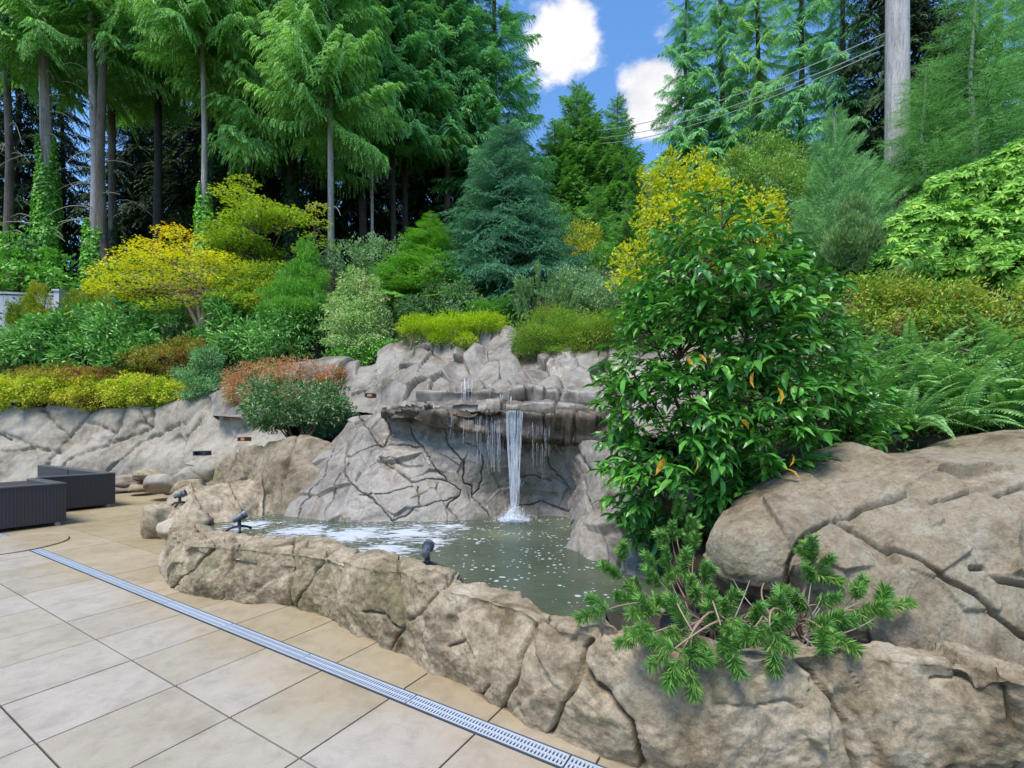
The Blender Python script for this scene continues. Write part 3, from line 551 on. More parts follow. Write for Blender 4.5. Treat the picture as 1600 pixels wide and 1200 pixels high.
# conifers: px, Y, py of foot
TREES = []   # filled below, feet first
def foot(px, py, Y): TCP.append(W(px, py, Y)); return W(px, py, Y)
FT = {k: foot(*v) for k, v in dict(T1=(70, 455, 18), T2=(146, 450, 18), T3=(178, 450, 21), T4=(212, 450, 24), T5=(280, 440, 26), T6=(317, 430, 17), T7=(336, 440, 20), T8=(456, 440, 19.5), T9=(518, 425, 16.5),
      T10=(582, 430, 20), T11=(617, 430, 21), T12=(634, 430, 22), T13=(697, 400, 23), PYR=(680, 470, 14.2), SPR=(795, 462, 14.5), MG=(318, 522, 14.8), MO=(372, 500, 16), PO=(1402, 300, 10.5), YP=(1290, 420, 8.3), FR=(1520, 300, 9.5), DP=(840, 505, 11.4)).items()}
TC = np.array(TCP)
def terrain_z(x, y):
    P = np.stack([np.ravel(x), np.ravel(y)], -1); out = np.zeros(len(P))
    for s in range(0, len(P), 4000):
        q = P[s:s + 4000]; d2 = ((q[:, None] - TC[None, :, :2]) ** 2).sum(-1); sc_ = 1 + .0 * d2
        wgt = 1 / (d2 + .02) ** 1.8; out[s:s + 4000] = (wgt * TC[None, :, 2]).sum(1) / wgt.sum(1)
    out = out.reshape(np.shape(x)); pxc = CX + F * np.asarray(x) / np.maximum(y, .1)
    tY = np.interp(pxc, RIM[:, 0], RIM[:, 2]); tz = np.interp(pxc, RIM[:, 0], RIM[:, 3]); dY = tY - y
    return np.where(dY > -.5, np.minimum(out, tz - .45 - np.maximum(dY, 0) * 3.5), out)
RIM = np.array([(px, py, Y, W(px, py, Y)[2]) for px, py, Y in ((-2000, 640, 13.4), (-250, 640, 13.5), (250, 634, 13.3), (300, 622, 13.0), (335, 630, 12.8), (370, 608, 12.2), (450, 582, 11.6), (520, 572, 11.2), (575, 572, 10.8), (620, 540, 10.7), (660, 535, 10.4), (700, 546, 10.1), (745, 534, 10.2), (782, 522, 10.4), (803, 528, 10.2), (812, 560, 9.6), (860, 556, 9.5), (930, 550, 9.2), (1010, 565, 8.8), (1100, 560, 8.2), (1150, 760, 3.6), (1185, 752, 3.65), (1240, 728, 3.7), (1310, 708, 3.75), (1380, 697, 3.85), (1450, 688, 3.9), (1520, 687, 3.9), (1600, 689, 3.9), (1760, 694, 3.9), (4000, 694, 3.9))])
gy = np.concatenate([np.linspace(1.5, 16, 130), np.linspace(16.2, 70, 60)]); gx = np.concatenate([np.linspace(-70, -15, 30), np.linspace(-14.6, 14.6, 150), np.linspace(15, 70, 30)])
GX, GY = np.meshgrid(gx, gy); GZ = terrain_z(GX, GY); GZ = GZ + .05 * fbm(np.stack([GX, GY, GX * 0], -1) * .9, 3) - .05
h_, w_ = GX.shape; ii = np.arange((h_ - 1) * (w_ - 1)); a = (ii // (w_ - 1)) * w_ + ii % (w_ - 1)
hs_ = put('hillside', mesh('hillside', np.stack([GX, GY, GZ], -1).reshape(-1, 3), np.stack([a, a + 1, a + w_ + 1, a + w_], -1), M['soil'], smooth=True)); hs_['kind'] = 'structure'; hs_['label'] = 'dark planted soil slope rising behind the rocks'
# the land goes on past the hill to the horizon
V = np.array([(-900, -900, -1.4), (900, -900, -1.4), (900, 900, -1.4), (-900, 900, -1.4)], float)
gr = put('ground', mesh('ground', V, np.array([(0, 1, 2, 3)]), M['soil'])); gr['kind'] = 'structure'

# ================================================================== ROCKS
def back(row, dx, dy, dz): return [r + np.array((dx, dy, dz)) for r in row]
# pale wall behind the patio
top = [W(*a) for a in ((-250, 640, 13.4), (-100, 639, 13.4), (0, 637, 13.4), (60, 635, 13.4), (130, 636, 13.4), (200, 637, 13.4), (250, 634, 13.3), (300, 622, 13.0), (350, 618, 12.4), (400, 622, 11.4), (450, 640, 10.2))]
mid = [W(*a) for a in ((-250, 690, 13.1), (-100, 690, 13.1), (0, 688, 13.1), (60, 690, 13.0), (130, 690, 13.0), (200, 690, 12.9), (250, 688, 12.8), (300, 685, 12.3), (350, 680, 11.5), (400, 680, 10.6), (450, 680, 9.4))]
m2 = [W(*a) for a in ((-250, 722, 12.7), (-100, 722, 12.7), (0, 720, 12.75), (60, 722, 12.7), (130, 722, 12.6), (200, 720, 12.5), (250, 718, 12.2), (300, 712, 11.6), (350, 705, 10.9), (400, 702, 9.9), (450, 700, 8.8))]
bot = [W(*a) for a in ((-250, 768, 12.4), (-100, 768, 12.4), (0, 768, 12.4), (60, 768, 12.4), (130, 768, 12.4), (200, 766, 12.3), (250, 764, 11.9), (300, 765, 11.2), (350, 765, 10.4), (400, 765, 9.2), (450, 765, 8.3))]
rw = thing('rock_wall', 'long pale cracked rock wall behind the wicker sofa', 'rock wall', (-9, 12.4, 0))
ck = [[(65, 637), (82, 660), (107, 682)], [(147, 630), (125, 657), (105, 685), (75, 717), (60, 770)], [(130, 657), (155, 665), (177, 675)], [(200, 630), (185, 665), (177, 680), (165, 695)],
      [(242, 625), (235, 665), (200, 685), (150, 700), (107, 720), (80, 770)], [(290, 660), (255, 675), (230, 683), (200, 707), (165, 735), (160, 770)], [(220, 642), (225, 660), (232, 667)], [(-250, 660), (-100, 700), (0, 680), (15, 688)], [(-150, 630), (-120, 700), (-170, 770)],
      [(330, 620), (318, 650), (290, 690), (280, 765)], [(395, 620), (385, 660), (350, 700), (330, 765)], [(0, 706), (50, 700), (95, 706)]]
rock(rw, [back(top, 0, 1.3, -.1), top, mid, m2, bot], 420, 90, M['wall'], cracks=ck, cw=1.3, cd=.13, namp=.035, nfreq=.9, fine=.012, ffreq=6, facets=50, fg=.12, fa=.02, fwarp=.1, fblur=1, seed=2, jag=2.2, lim=.05)
# the upper cliff and the terrace it continues
top = [W(*a) for a in ((335, 625, 12.8), (370, 603, 12.2), (450, 577, 11.6), (520, 567, 11.2), (575, 566, 10.8), (620, 534, 10.7), (660, 530, 10.4), (700, 540, 10.1), (745, 528, 10.2), (782, 516, 10.4), (803, 522, 10.2), (812, 555, 9.6), (860, 550, 9.5), (930, 545, 9.2), (1010, 562, 8.8), (1100, 530, 8.2), (1210, 510, 7.6), (1290, 540, 7.0))]
mid = [W(*a) for a in ((335, 625, 12.4), (370, 612, 11.8), (450, 600, 11.1), (520, 598, 10.5), (575, 600, 10.0), (620, 575, 9.7), (660, 575, 9.4), (700, 580, 9.1), (745, 575, 9.0), (782, 570, 9.0), (803, 575, 8.8), (825, 585, 8.6), (860, 588, 8.5), (930, 590, 8.3), (1010, 600, 8.0), (1100, 595, 7.5), (1210, 590, 7.0), (1290, 600, 6.5))]
bot = [W(*a) for a in ((335, 655, 11.6), (370, 655, 11.0), (450, 655, 10.2), (520, 650, 9.4), (575, 642, 8.9), (620, 645, 8.2), (660, 648, 7.9), (700, 650, 7.7), (745, 652, 7.6), (782, 654, 7.5), (803, 654, 7.4), (825, 656, 7.4), (860, 656, 7.3), (930, 660, 7.2), (1010, 670, 6.9), (1100, 680, 6.4), (1210, 690, 5.9), (1290, 700, 5.4))]
uc = thing('rock_cliff', 'tall fractured grey rock face above the waterfall ledge', 'rock face', tuple(W(760, 650, 7.6)))
r_ = np.random.RandomState(4)
sd_ = [(380, 610), (440, 600), (500, 590), (540, 610), (575, 590), (600, 570), (610, 620), (560, 640), (630, 545), (638, 585), (655, 620), (650, 560), (665, 535), (680, 575), (690, 610), (700, 550), (715, 585), (725, 545), (735, 615), (745, 570), (760, 535), (765, 595), (780, 560), (775, 520), (790, 625), (800, 590), (800, 530), (815, 610), (825, 575), (840, 600), (850, 560), (860, 625), (880, 580), (905, 610), (920, 565), (950, 600), (980, 580), (1000, 630), (1060, 580), (1100, 620), (1150, 560), (1210, 540), (1230, 600), (480, 640), (700, 640), (760, 640), (345, 630)]
sd3 = []
for (x, y) in sd_:
    xs = [335, 370, 450, 520, 575, 620, 660, 700, 745, 782, 803, 825, 860, 930, 1010, 1100, 1210, 1290]
    yt = np.interp(x, xs, [proj(t)[1] for t in top]); yb = np.interp(x, xs, [proj(t)[1] for t in bot]); f = np.clip((y - yt) / (yb - yt), 0, 1)
    dY = np.interp(x, xs, [t[1] for t in top]) * (1 - f) + np.interp(x, xs, [t[1] for t in bot]) * f; sd3.append(W(x, y, dY))
rock(uc, [back(top, 0, 1.6, -.3), top, mid, bot], 640, 190, M['cliff'], namp=.03, nfreq=1.1, fine=.012, ffreq=5, seeds=np.array(sd3), fg=.34, fa=.06, fgap=.016, cd=.06, lim=.13, fwarp=.03, fblur=0, split='cells', aniso=(1.35, .8, .55), seed=8)
# stepped band under it and the overhanging ledge
lg = thing('rock_ledge', 'long overhanging brown rock ledge that the water falls from', 'rock ledge', tuple(W(800, 660, 6.4)))
def slab(pts_top_y, pts_bot_y, xs, Yf, Yb, seed_, mat, nu=260, nv=44, name='rock', **k):
    t = [W(x, y, Y) for x, y, Y in zip(xs, pts_top_y, Yf)]; b = [W(x, y, Y) for x, y, Y in zip(xs, pts_bot_y, Yf)]
    bk = [np.array((p[0] * Yb / p[1], Yb, p[2] + .03)) for p in t]; bb = [np.array((p[0] * Yb / p[1], Yb, p[2] + .12)) for p in b]
    rj = np.random.RandomState(seed_); jt = [np.array((0, rj.uniform(-.12, .10), 0)) for _ in t]
    ti_ = [p * .97 + q * .03 + (0, 0, .012) for p, q in zip(t, bk)]; t2 = [p * .92 + q * .08 + np.array((0, -.01, 0)) + j for p, q, j in zip(t, b, jt)]; b2 = [p * .12 + q * .88 + j * .5 for p, q, j in zip(t, b, jt)]; b = [p + (0, .06, 0) for p in b]
    return rock(lg, [bk, ti_, [p + j for p, j in zip(t, jt)], t2, b2, b, bb], nu, nv, mat, partname=name, **k)
xs = [598, 640, 680, 720, 760, 800, 840, 880, 920, 950, 985]
slab([645, 643, 645, 646, 646, 647, 646, 645, 648, 654, 670], [652, 655, 664, 672, 676, 680, 688, 692, 694, 690, 690], xs, [6.9, 6.7, 6.5, 6.42, 6.38, 6.35, 6.3, 6.25, 6.2, 6.1, 6.0], 7.7, 3, M['ledge'],
     cracks=[[(700, 640), (706, 672)], [(758, 640), (752, 676)], [(848, 640), (853, 690)], [(902, 640), (893, 694)]], cw=1.3, cd=.05, namp=.03, nfreq=2.4, fine=.01, ffreq=9, facets=70, fg=.5, fa=.03, fwarp=.06, fblur=0, aniso=(1, 1, 1.6), seed=3)
slab([634, 632, 631, 630, 628, 629, 630, 631, 632, 636, 650], [645, 645, 647, 648, 648, 649, 648, 647, 650, 656, 672], xs, [7.25, 7.1, 7.0, 6.95, 6.9, 6.9, 6.85, 6.8, 6.7, 6.6, 6.4], 8.2, 5, M['cliff'],
     cracks=[[(665, 630), (672, 650)], [(790, 630), (782, 650)], [(870, 630), (866, 650)]], cw=1.3, cd=.05, namp=.02, nfreq=2.4, fine=.01, ffreq=9, facets=60, fg=.4, fa=.02, fblur=0, fwarp=.05, seed=5, nv=30)
slab([612, 610, 612, 608, 606, 606, 610, 612, 610, 612, 630], [636, 636, 636, 634, 632, 633, 634, 634, 636, 640, 654], [650, 690, 760, 790, 815, 830, 850, 880, 920, 950, 985], [7.6, 7.55, 7.5, 7.45, 7.4, 7.35, 7.3, 7.25, 7.2, 7.0, 6.9], 8.5, 6, M['cliff'],
     cracks=[[(820, 600), (826, 640)], [(880, 600), (872, 640)]], cw=1.3, cd=.05, namp=.03, nfreq=2.4, fine=.01, ffreq=9, facets=60, fg=.4, fa=.03, fblur=0, fwarp=.05, seed=9, nv=30)
# lower face down to the water
lc = thing('rock_slope', 'broad leaning grey rock slab with long cracks rising from the pool', 'rock face', tuple(W(650, 815, 6.1)))
top = [W(*a) for a in ((500, 705, 7.6), (540, 660, 7.8), (570, 648, 7.8), (600, 644, 7.6), (640, 650, 7.4), (680, 660, 7.0), (720, 668, 6.85), (760, 672, 6.76), (830, 680, 6.8), (880, 684, 6.85), (935, 684, 6.85))]
m1 = [W(*a) for a in ((475, 745, 7.2), (515, 715, 7.3), (550, 700, 7.25), (590, 700, 7.05), (640, 705, 6.95), (680, 710, 6.75), (720, 715, 6.62), (760, 720, 6.6), (830, 725, 6.7), (880, 730, 6.75), (930, 730, 6.6))]
m2 = [W(*a) for a in ((450, 785, 6.8), (490, 770, 6.8), (530, 760, 6.7), (580, 765, 6.5), (640, 765, 6.5), (680, 768, 6.5), (720, 770, 6.55), (760, 772, 6.65), (830, 775, 6.8), (880, 775, 6.75), (920, 775, 6.2))]
bot = [W(*a) for a in ((430, 835, 6.4), (470, 838, 6.3), (520, 850, 6.05), (580, 846, 6.05), (640, 845, 6.1), (680, 843, 6.15), (720, 842, 6.2), (760, 840, 6.3), (830, 838, 6.45), (875, 838, 6.45), (915, 845, 5.9))]
ck = [[(540, 690), (538, 725), (542, 745), (562, 767), (580, 777), (600, 797), (625, 835)], [(595, 717), (615, 732), (640, 750), (665, 747), (700, 752), (720, 765), (716, 775)], [(640, 655), (647, 680), (662, 705), (685, 735), (700, 752)],
      [(612, 812), (650, 792), (687, 785), (715, 775)], [(652, 757), (655, 790)], [(562, 775), (615, 765), (645, 757)], [(715, 775), (700, 790), (715, 812), (722, 840)], ([(595, 717), (660, 730)], 1.1, .03, False),
      [(540, 712), (590, 698), (657, 699)], [(690, 655), (700, 690), (722, 720), (725, 755), (737, 760), (742, 778), (762, 800), (770, 838)], [(730, 690), (745, 700), (755, 720), (750, 765), (740, 772)], [(560, 648), (575, 670), (592, 698)],
      [(600, 646), (612, 672), (600, 697)], [(520, 700), (505, 745), (470, 790), (452, 835)], [(545, 720), (520, 770), (508, 800), (506, 845)], [(850, 690), (862, 730), (890, 760), (895, 838)], [(800, 755), (835, 745), (862, 752)], [(805, 790), (845, 782), (890, 800)]]
rock(lc, [top, m1, m2, bot], 560, 250, M['cliff'], cracks=ck, cw=.85, cd=.055, namp=.02, nfreq=1.3, fine=.008, ffreq=8, facets=46, fg=.13, fa=.015, lim=.04, fwarp=.06, fblur=0, seed=12, jag=2.5)
# planting pocket left of it
pk = thing('planter_rock', 'rounded brown rock pocket holding the dark domed shrub', 'rock', tuple(W(440, 800, 6.9)))
top = [W(*a) for a in ((335, 722, 9.2), (372, 706, 8.9), (405, 700, 8.2), (430, 692, 7.9), (465, 690, 7.8), (500, 690, 7.7), (530, 692, 7.6), (548, 705, 7.7))]
mid = [W(*a) for a in ((330, 745, 8.9), (368, 735, 8.4), (400, 735, 7.7), (425, 735, 7.35), (455, 740, 7.2), (490, 742, 7.2), (518, 742, 7.3), (530, 750, 7.5))]
bot = [W(*a) for a in ((325, 775, 8.7), (360, 785, 8.0), (398, 810, 7.1), (420, 825, 6.75), (445, 828, 6.6), (480, 828, 6.7), (505, 828, 7.0), (520, 828, 7.3))]
rock(pk, [back(top, .1, .7, -.25), top, mid, bot], 150, 90, M['boulder'], cracks=[[(466, 690), (452, 730), (445, 755), (430, 825)], [(412, 700), (408, 745), (415, 790), (414, 825)], [(372, 700), (380, 740), (365, 785)]], cw=1.5, cd=.06, namp=.07, nfreq=1.8, fine=.012, facets=12, fg=.2, fa=.03, seed=14)
# back coping
bc = thing('pool_wall', 'short tan rock wall closing the far left end of the pool', 'rock wall', tuple(W(330, 800, 6.8)))
tb = [W(*a) for a in ((256, 792, 7.2), (275, 776, 7.5), (300, 765, 7.6), (350, 753, 7.8), (415, 743, 8.0), (440, 740, 8.1))]
tf = [W(*a) for a in ((262, 802, 6.8), (285, 785, 6.7), (305, 776, 6.7), (350, 768, 6.9), (415, 760, 7.1), (440, 758, 7.3))]
bs = [W(*a) for a in ((270, 850, 6.3), (300, 848, 5.7), (330, 845, 5.7), (370, 832, 6.0), (412, 826, 6.5), (440, 826, 6.7))]
rock(bc, [back(tb, -.1, .35, -.7), tb, tf, [(a * .5 + b * .5) + np.array((0, -.08, 0)) for a, b in zip(tf, bs)], bs], 150, 80, M['coping'], cracks=[[(300, 760), (305, 780), (312, 795), (318, 850)], [(355, 748), (362, 775), (375, 800), (372, 830)], [(408, 740), (412, 780), (408, 826)]], cw=1.5, cd=.05, namp=.05, nfreq=2.4, fine=.012, facets=14, fg=.22, fa=.03, seed=15)
# loose boulders
def boulder(label, px, py, Y, rx, ry, ratio, seed, mat='coping', group=None, name='boulder', hi=False):
    s = Y / F; c = W(px, py, Y); t = thing(name, label, 'boulder', (c[0], c[1], c[2] - ry * s), group=group)
    V, Fl = blob(c, (rx * s * 1.12, rx * s * ratio, ry * s * 1.12), seed, 56 if hi else 32, 36 if hi else 20); wpart('stone', V, Fl, M[mat], t, smooth=True)
boulder('upright brown rock with a spotlight on top at the pool corner', 250, 815, 6.9, 26, 34, .8, 21, hi=True)
boulder('rounded pale rock between the two pool corner spotlights', 292, 822, 6.0, 36, 26, .8, 22, hi=True)
g2 = 'small rocks at the foot of the pale wall'
for i, a in enumerate(((215, 763, 11.4, 18, 7, 'grey flat wedge of rock at the corner of the far paving'), (262, 756, 10.6, 30, 17, 'largest smooth tan rock stepping up behind the far paving'), (302, 745, 10.4, 26, 14, 'pale hump of rock under the black box lamp'), (232, 744, 11.6, 22, 10, 'low brown rock tucked under the cracked wall'),
                       (200, 752, 12, 24, 9, 'low grey rock next to the end of the sofa'), (345, 735, 9.8, 34, 22, 'broad tan rock between the wall and the pool end'), (300, 762, 9.8, 30, 13, 'long low rock in front of the stepping rocks'), (322, 724, 10.8, 24, 8, 'thin ledge rock carrying the black box lamp'), (385, 722, 9.2, 30, 18, 'smooth brown rock below the glowing recess lamp'))):
    boulder(a[5], a[0], a[1], a[2], a[3], a[4], .9, 31 + i, 'wall' if i % 3 else 'coping', g2)
# right side rocks between pool and shrub
rr_ = thing('pool_rock', 'steep grey and tan rock meeting the right side of the water', 'rock', tuple(W(960, 880, 4.5)))
top = [W(*a) for a in ((884, 700, 6.7), (905, 692, 6.3), (940, 690, 5.9), (980, 700, 5.4), (1040, 720, 5.0), (1110, 760, 4.6), (1160, 790, 4.3))]
m1 = [W(*a) for a in ((895, 760, 6.3), (915, 765, 5.6), (945, 760, 5.2), (980, 770, 4.9), (1040, 790, 4.6), (1100, 815, 4.3), (1150, 830, 4.1))]
m2 = [W(*a) for a in ((896, 820, 5.6), (905, 822, 5.1), (940, 810, 4.85), (980, 820, 4.6), (1030, 835, 4.3), (1080, 850, 4.0), (1130, 870, 3.8))]
bot = [W(*a) for a in ((886, 868, 5.0), (888, 885, 4.6), (925, 905, 4.2), (975, 920, 3.95), (1020, 935, 3.7), (1070, 950, 3.5), (1120, 960, 3.3))]
rock(rr_, [top, m1, m2, bot], 190, 130, M['cliff'], cracks=[[(968, 700), (968, 790), (975, 850), (965, 925)], [(1020, 800), (1010, 850), (1025, 935)], [(900, 700), (918, 760), (925, 800), (905, 850), (900, 900)]], cw=2, cd=.07, namp=.03, nfreq=1.6, fine=.01, facets=16, fg=.35, fa=.04, lim=.09, fwarp=.05, fblur=1, seed=17)
# the long front coping
cols = [((275, 812), (262, 824), (242, 900), .45), ((305, 816), (285, 848), (262, 922), .46), ((335, 822), (320, 852), (300, 932), .47), ((400, 838), (380, 856), (372, 945), .47), ((480, 836), (457, 864), (455, 948), .48), ((540, 850), (515, 873), (512, 970), .50),
        ((600, 862), (585, 888), (580, 1006), .55), ((650, 876), (630, 893), (622, 1026), .58), ((702, 886), (680, 916), (670, 1052), .58), ((745, 914), (728, 928), (712, 1072), .57), ((820, 927), (800, 947), (755, 1092), .56), ((870, 950), (850, 970), (800, 1118), .56), ((930, 966), (910, 988), (850, 1150), .57),
        ((985, 975), (970, 1004), (920, 1185), .58), ((1040, 990), (1030, 1020), (1000, 1215), .59), ((1120, 1002), (1110, 1030), (1090, 1240), .6), ((1200, 1002), (1200, 1028), (1190, 1250), .6), ((1300, 998), (1300, 1022), (1300, 1260), .6), ((1390, 1000), (1390, 1026), (1400, 1262), .6),
        ((1490, 1008), (1490, 1036), (1500, 1265), .6), ((1590, 1040), (1600, 1066), (1620, 1270), .6), ((1760, 1050), (1770, 1076), (1790, 1280), .6)]
tb = [WZ(*c[0], c[3] - .015) + np.array((0, 0, -.02)) for c in cols]; tf = [WZ(*c[1], c[3]) + np.array((0, 0, -.012)) for c in cols]; bs = [WZ(*c[2], -.02) for c in cols]
up = [a * .93 + b * .07 for a, b in zip(tf, bs)]; lipi = [a * .12 + b * .88 for a, b in zip(tb, tf)]; lipi = [p + np.array((0, 0, .012)) for p in lipi]
md = [a * .4 + b * .6 + np.array((-.02, -.05, 0)) for a, b in zip(tf, bs)]
inn = []
for k, pnt in enumerate(tb): inn.append(pnt + np.array((.05, .10, -.42)) if k < 14 else pnt + np.array((0, .12, -.25)))
fc = thing('pool_wall', 'long waist of tan rocks curving along the patio in front of the pool', 'rock wall', tuple(W(600, 1010, 3.35)))
cks = [([(300, 815), (342, 850), (327, 861), (310, 879), (280, 901), (262, 925)], 1.5, .05, True), ([(400, 835), (375, 854), (365, 875), (352, 902), (345, 940)], 1.0, .02, True), ([(462, 832), (458, 864), (457, 955)], 1.3, .045, True), ([(560, 850), (547, 856), (512, 867), (492, 887), (477, 917), (462, 955)], 1.9, .06, True),
       ([(625, 868), (622, 892), (625, 920), (628, 975), (610, 1018)], 1.8, .05, True), ([(720, 890), (690, 915), (655, 960), (640, 970)], 1.6, .035, False), ([(565, 957), (600, 960), (625, 985)], 2.0, .05, False), ([(700, 1012), (730, 1000), (745, 1030)], 1.8, .04, False),
       ([(870, 945), (852, 961), (827, 982), (819, 1013), (812, 1045), (795, 1092), (785, 1120)], 2.4, .07, True), ([(770, 1070), (750, 1092)], 1.6, .04, False), ([(970, 975), (941, 986), (912, 1013), (907, 1045), (896, 1077), (877, 1102), (865, 1135), (850, 1165)], 2.8, .075, True),
       ([(909, 1036), (922, 1067), (947, 1083), (963, 1105), (985, 1129), (1010, 1235)], 3.6, .085, True), ([(1200, 1005), (1250, 1038), (1275, 1055), (1300, 1090), (1325, 1132), (1360, 1270)], 2.6, .06, True), ([(1120, 1100), (1200, 1105), (1230, 1095), (1255, 1110)], 2, .025, False),
       ([(1470, 1012), (1520, 1040), (1550, 1060), (1570, 1085), (1580, 1132), (1600, 1280)], 2.4, .045, True), ([(1455, 1060), (1500, 1060), (1530, 1075)], 2, .03, False), ([(1340, 1020), (1330, 1050), (1350, 1085)], 1.6, .02, False)]
rock(fc, [inn, tb, lipi, tf, up, md, bs], 760, 190, M['coping'], cracks=cks, namp=.022, nfreq=2.6, fine=.008, ffreq=20, facets=90, fg=.15, fa=.010, lim=.026, fwarp=.06, fblur=1, seed=20, jag=2.5)
# the big boulder
bb = thing('boulder', 'huge brown and grey boulder with a long curved crack below the ferns', 'boulder', tuple(W(1350, 1000, 2.6)))
r0 = [W(*a) for a in ((1165, 790, 4.0), (1195, 770, 4.2), (1240, 748, 4.4), (1310, 728, 4.5), (1380, 715, 4.7), (1450, 706, 4.8), (1520, 705, 4.8), (1600, 706, 4.8), (1760, 708, 4.8))]
r1 = [W(*a) for a in ((1150, 775, 3.6), (1185, 752, 3.65), (1240, 728, 3.7), (1310, 708, 3.75), (1380, 697, 3.85), (1450, 688, 3.9), (1520, 687, 3.9), (1600, 689, 3.9), (1760, 694, 3.9))]
r2 = [W(*a) for a in ((1128, 800, 3.2), (1170, 785, 3.1), (1230, 775, 3.05), (1300, 762, 3.05), (1380, 750, 3.05), (1450, 742, 3.05), (1520, 740, 3.05), (1600, 738, 3.05), (1760, 738, 3.05))]
r3 = [W(*a) for a in ((1112, 850, 3.05), (1150, 840, 2.8), (1220, 825, 2.72), (1300, 815, 2.7), (1380, 808, 2.68), (1450, 800, 2.66), (1520, 795, 2.66), (1600, 795, 2.66), (1760, 795, 2.66))]
r4 = [W(*a) for a in ((1112, 900, 3.1), (1145, 905, 2.85), (1215, 890, 2.68), (1300, 890, 2.52), (1380, 890, 2.46), (1450, 890, 2.44), (1520, 890, 2.42), (1600, 890, 2.42), (1760, 890, 2.42))]
r5 = [W(*a) for a in ((1115, 960, 3.2), (1150, 970, 3.0), (1220, 970, 2.8), (1300, 980, 2.48), (1380, 980, 2.36), (1450, 980, 2.33), (1520, 985, 2.3), (1600, 985, 2.3), (1760, 985, 2.3))]
r6 = [W(*a) for a in ((1118, 1020, 3.2), (1155, 1040, 3.1), (1230, 1060, 2.9), (1300, 1060, 2.6), (1380, 1080, 2.38), (1450, 1090, 2.25), (1520, 1100, 2.2), (1600, 1110, 2.18), (1760, 1110, 2.18))]
cks = [([(1780, 762), (1600, 764), (1520, 768), (1460, 772), (1420, 778), (1385, 785), (1350, 790), (1310, 800), (1270, 825), (1250, 845), (1232, 880), (1225, 940), (1225, 1060)], 2.4, .09, True),
       ([(1300, 805), (1340, 820), (1385, 850), (1430, 870), (1480, 905), (1530, 930), (1560, 960), (1600, 992), (1780, 1060)], 3.6, .09, True), ([(1520, 884), (1550, 882), (1570, 905), (1600, 912), (1780, 930)], 3.4, .08, False)]
bseeds = np.array([W(*a) for a in ((1200, 760, 3.4), (1330, 735, 3.3), (1480, 715, 3.4), (1600, 720, 3.4), (1180, 860, 2.8), (1280, 840, 2.7), (1330, 870, 2.6), (1400, 815, 2.7), (1450, 860, 2.55), (1500, 800, 2.7), (1550, 850, 2.55), (1600, 800, 2.7), (1600, 870, 2.5), (1300, 940, 2.45), (1380, 930, 2.4), (1460, 960, 2.35), (1550, 1000, 2.3), (1600, 940, 2.4), (1520, 910, 2.4), (1160, 930, 2.9), (1250, 980, 2.7))])
rock(bb, [r0, r1, r2, r3, r4, r5, r6], 400, 420, M['boulder'], cracks=cks, namp=.02, nfreq=2.0, fine=.005, ffreq=24, seeds=bseeds, fg=.20, fa=.010, lim=.07, fwarp=.02, fblur=1, seed=23, jag=2.0)

gx2, gy2 = np.meshgrid(np.linspace(.55, 2.9, 60), np.linspace(2.2, 4.6, 60)); gz2 = .50 + .12 * (gy2 - 2.6) + .04 * fbm(np.stack([gx2, gy2, gx2 * 0], -1) * 3, 4)
gz2 = np.where((gx2 < 1.25 - .5 * (gy2 > 3.6) * 0) & (gy2 > 2.75) & (gx2 < gy2 * .33 + .05), .1, gz2); h_, w_ = gx2.shape; ii = np.arange((h_ - 1) * (w_ - 1)); a = (ii // (w_ - 1)) * w_ + ii % (w_ - 1)
o_ = put('planting_bed', mesh('planting_bed', np.stack([gx2, gy2, gz2], -1).reshape(-1, 3), np.stack([a, a + 1, a + w_ + 1, a + w_], -1), M['soil'], smooth=True)); o_['kind'] = 'structure'; o_['label'] = 'dark soil in the rock pocket under the pine'
# ================================================================== WATER
m, nt, p, out = newmat('pool_water'); geo = N(nt, 'ShaderNodeNewGeometry'); v = geo.outputs['Position']; sp = N(nt, 'ShaderNodeSeparateXYZ'); LK(nt, v, sp.inputs[0])
wc = ramp(nt, noise(nt, v, .9, 3), [(.3, (.045, .062, .036)), (.55, (.08, .10, .06)), (.75, (.15, .17, .09))])
st = N(nt, 'ShaderNodeVectorMath', operation='MULTIPLY'); LK(nt, v, st.inputs[0]); st.inputs[1].default_value = (1.0, 3.0, 1)
f1 = noise(nt, st.outputs[0], 3.2, 7, .68, 1.6)
# the sheet of foam drifts against the far left side; elsewhere only flecks
def blobf(cx, cy, r):
    q = N(nt, 'ShaderNodeVectorMath', operation='DISTANCE'); LK(nt, v, q.inputs[0]); q.inputs[1].default_value = (cx, cy, .36); return MATH(nt, 'SUBTRACT', 1, MATH(nt, 'DIVIDE', q.outputs['Value'], r), clamp=True)
reg = None
for a in ((550, 835, .95), (640, 833, .95), (470, 830, .8), (600, 860, .7), (700, 822, .5), (390, 820, .6), (680, 845, .45)):
    c3 = WZ(a[0], a[1], .36); b_ = blobf(c3[0], c3[1], a[2]); reg = b_ if reg is None else MATH(nt, 'MAXIMUM', reg, b_)
fm = N(nt, 'ShaderNodeMapRange', interpolation_type='SMOOTHSTEP'); LK(nt, MATH(nt, 'ADD', f1, MATH(nt, 'MULTIPLY', reg, .36)), fm.inputs[0]); fm.inputs[1].default_value = .68; fm.inputs[2].default_value = .78
vo = N(nt, 'ShaderNodeTexVoronoi'); vo.inputs['Scale'].default_value = 16; vo.inputs['Randomness'].default_value = 1; LK(nt, v, vo.inputs['Vector'])
sz = noise(nt, v, 3.0, 4, .7)
fk = MATH(nt, 'LESS_THAN', vo.outputs['Distance'], MATH(nt, 'MULTIPLY_ADD', sz, 1.6, -.66))
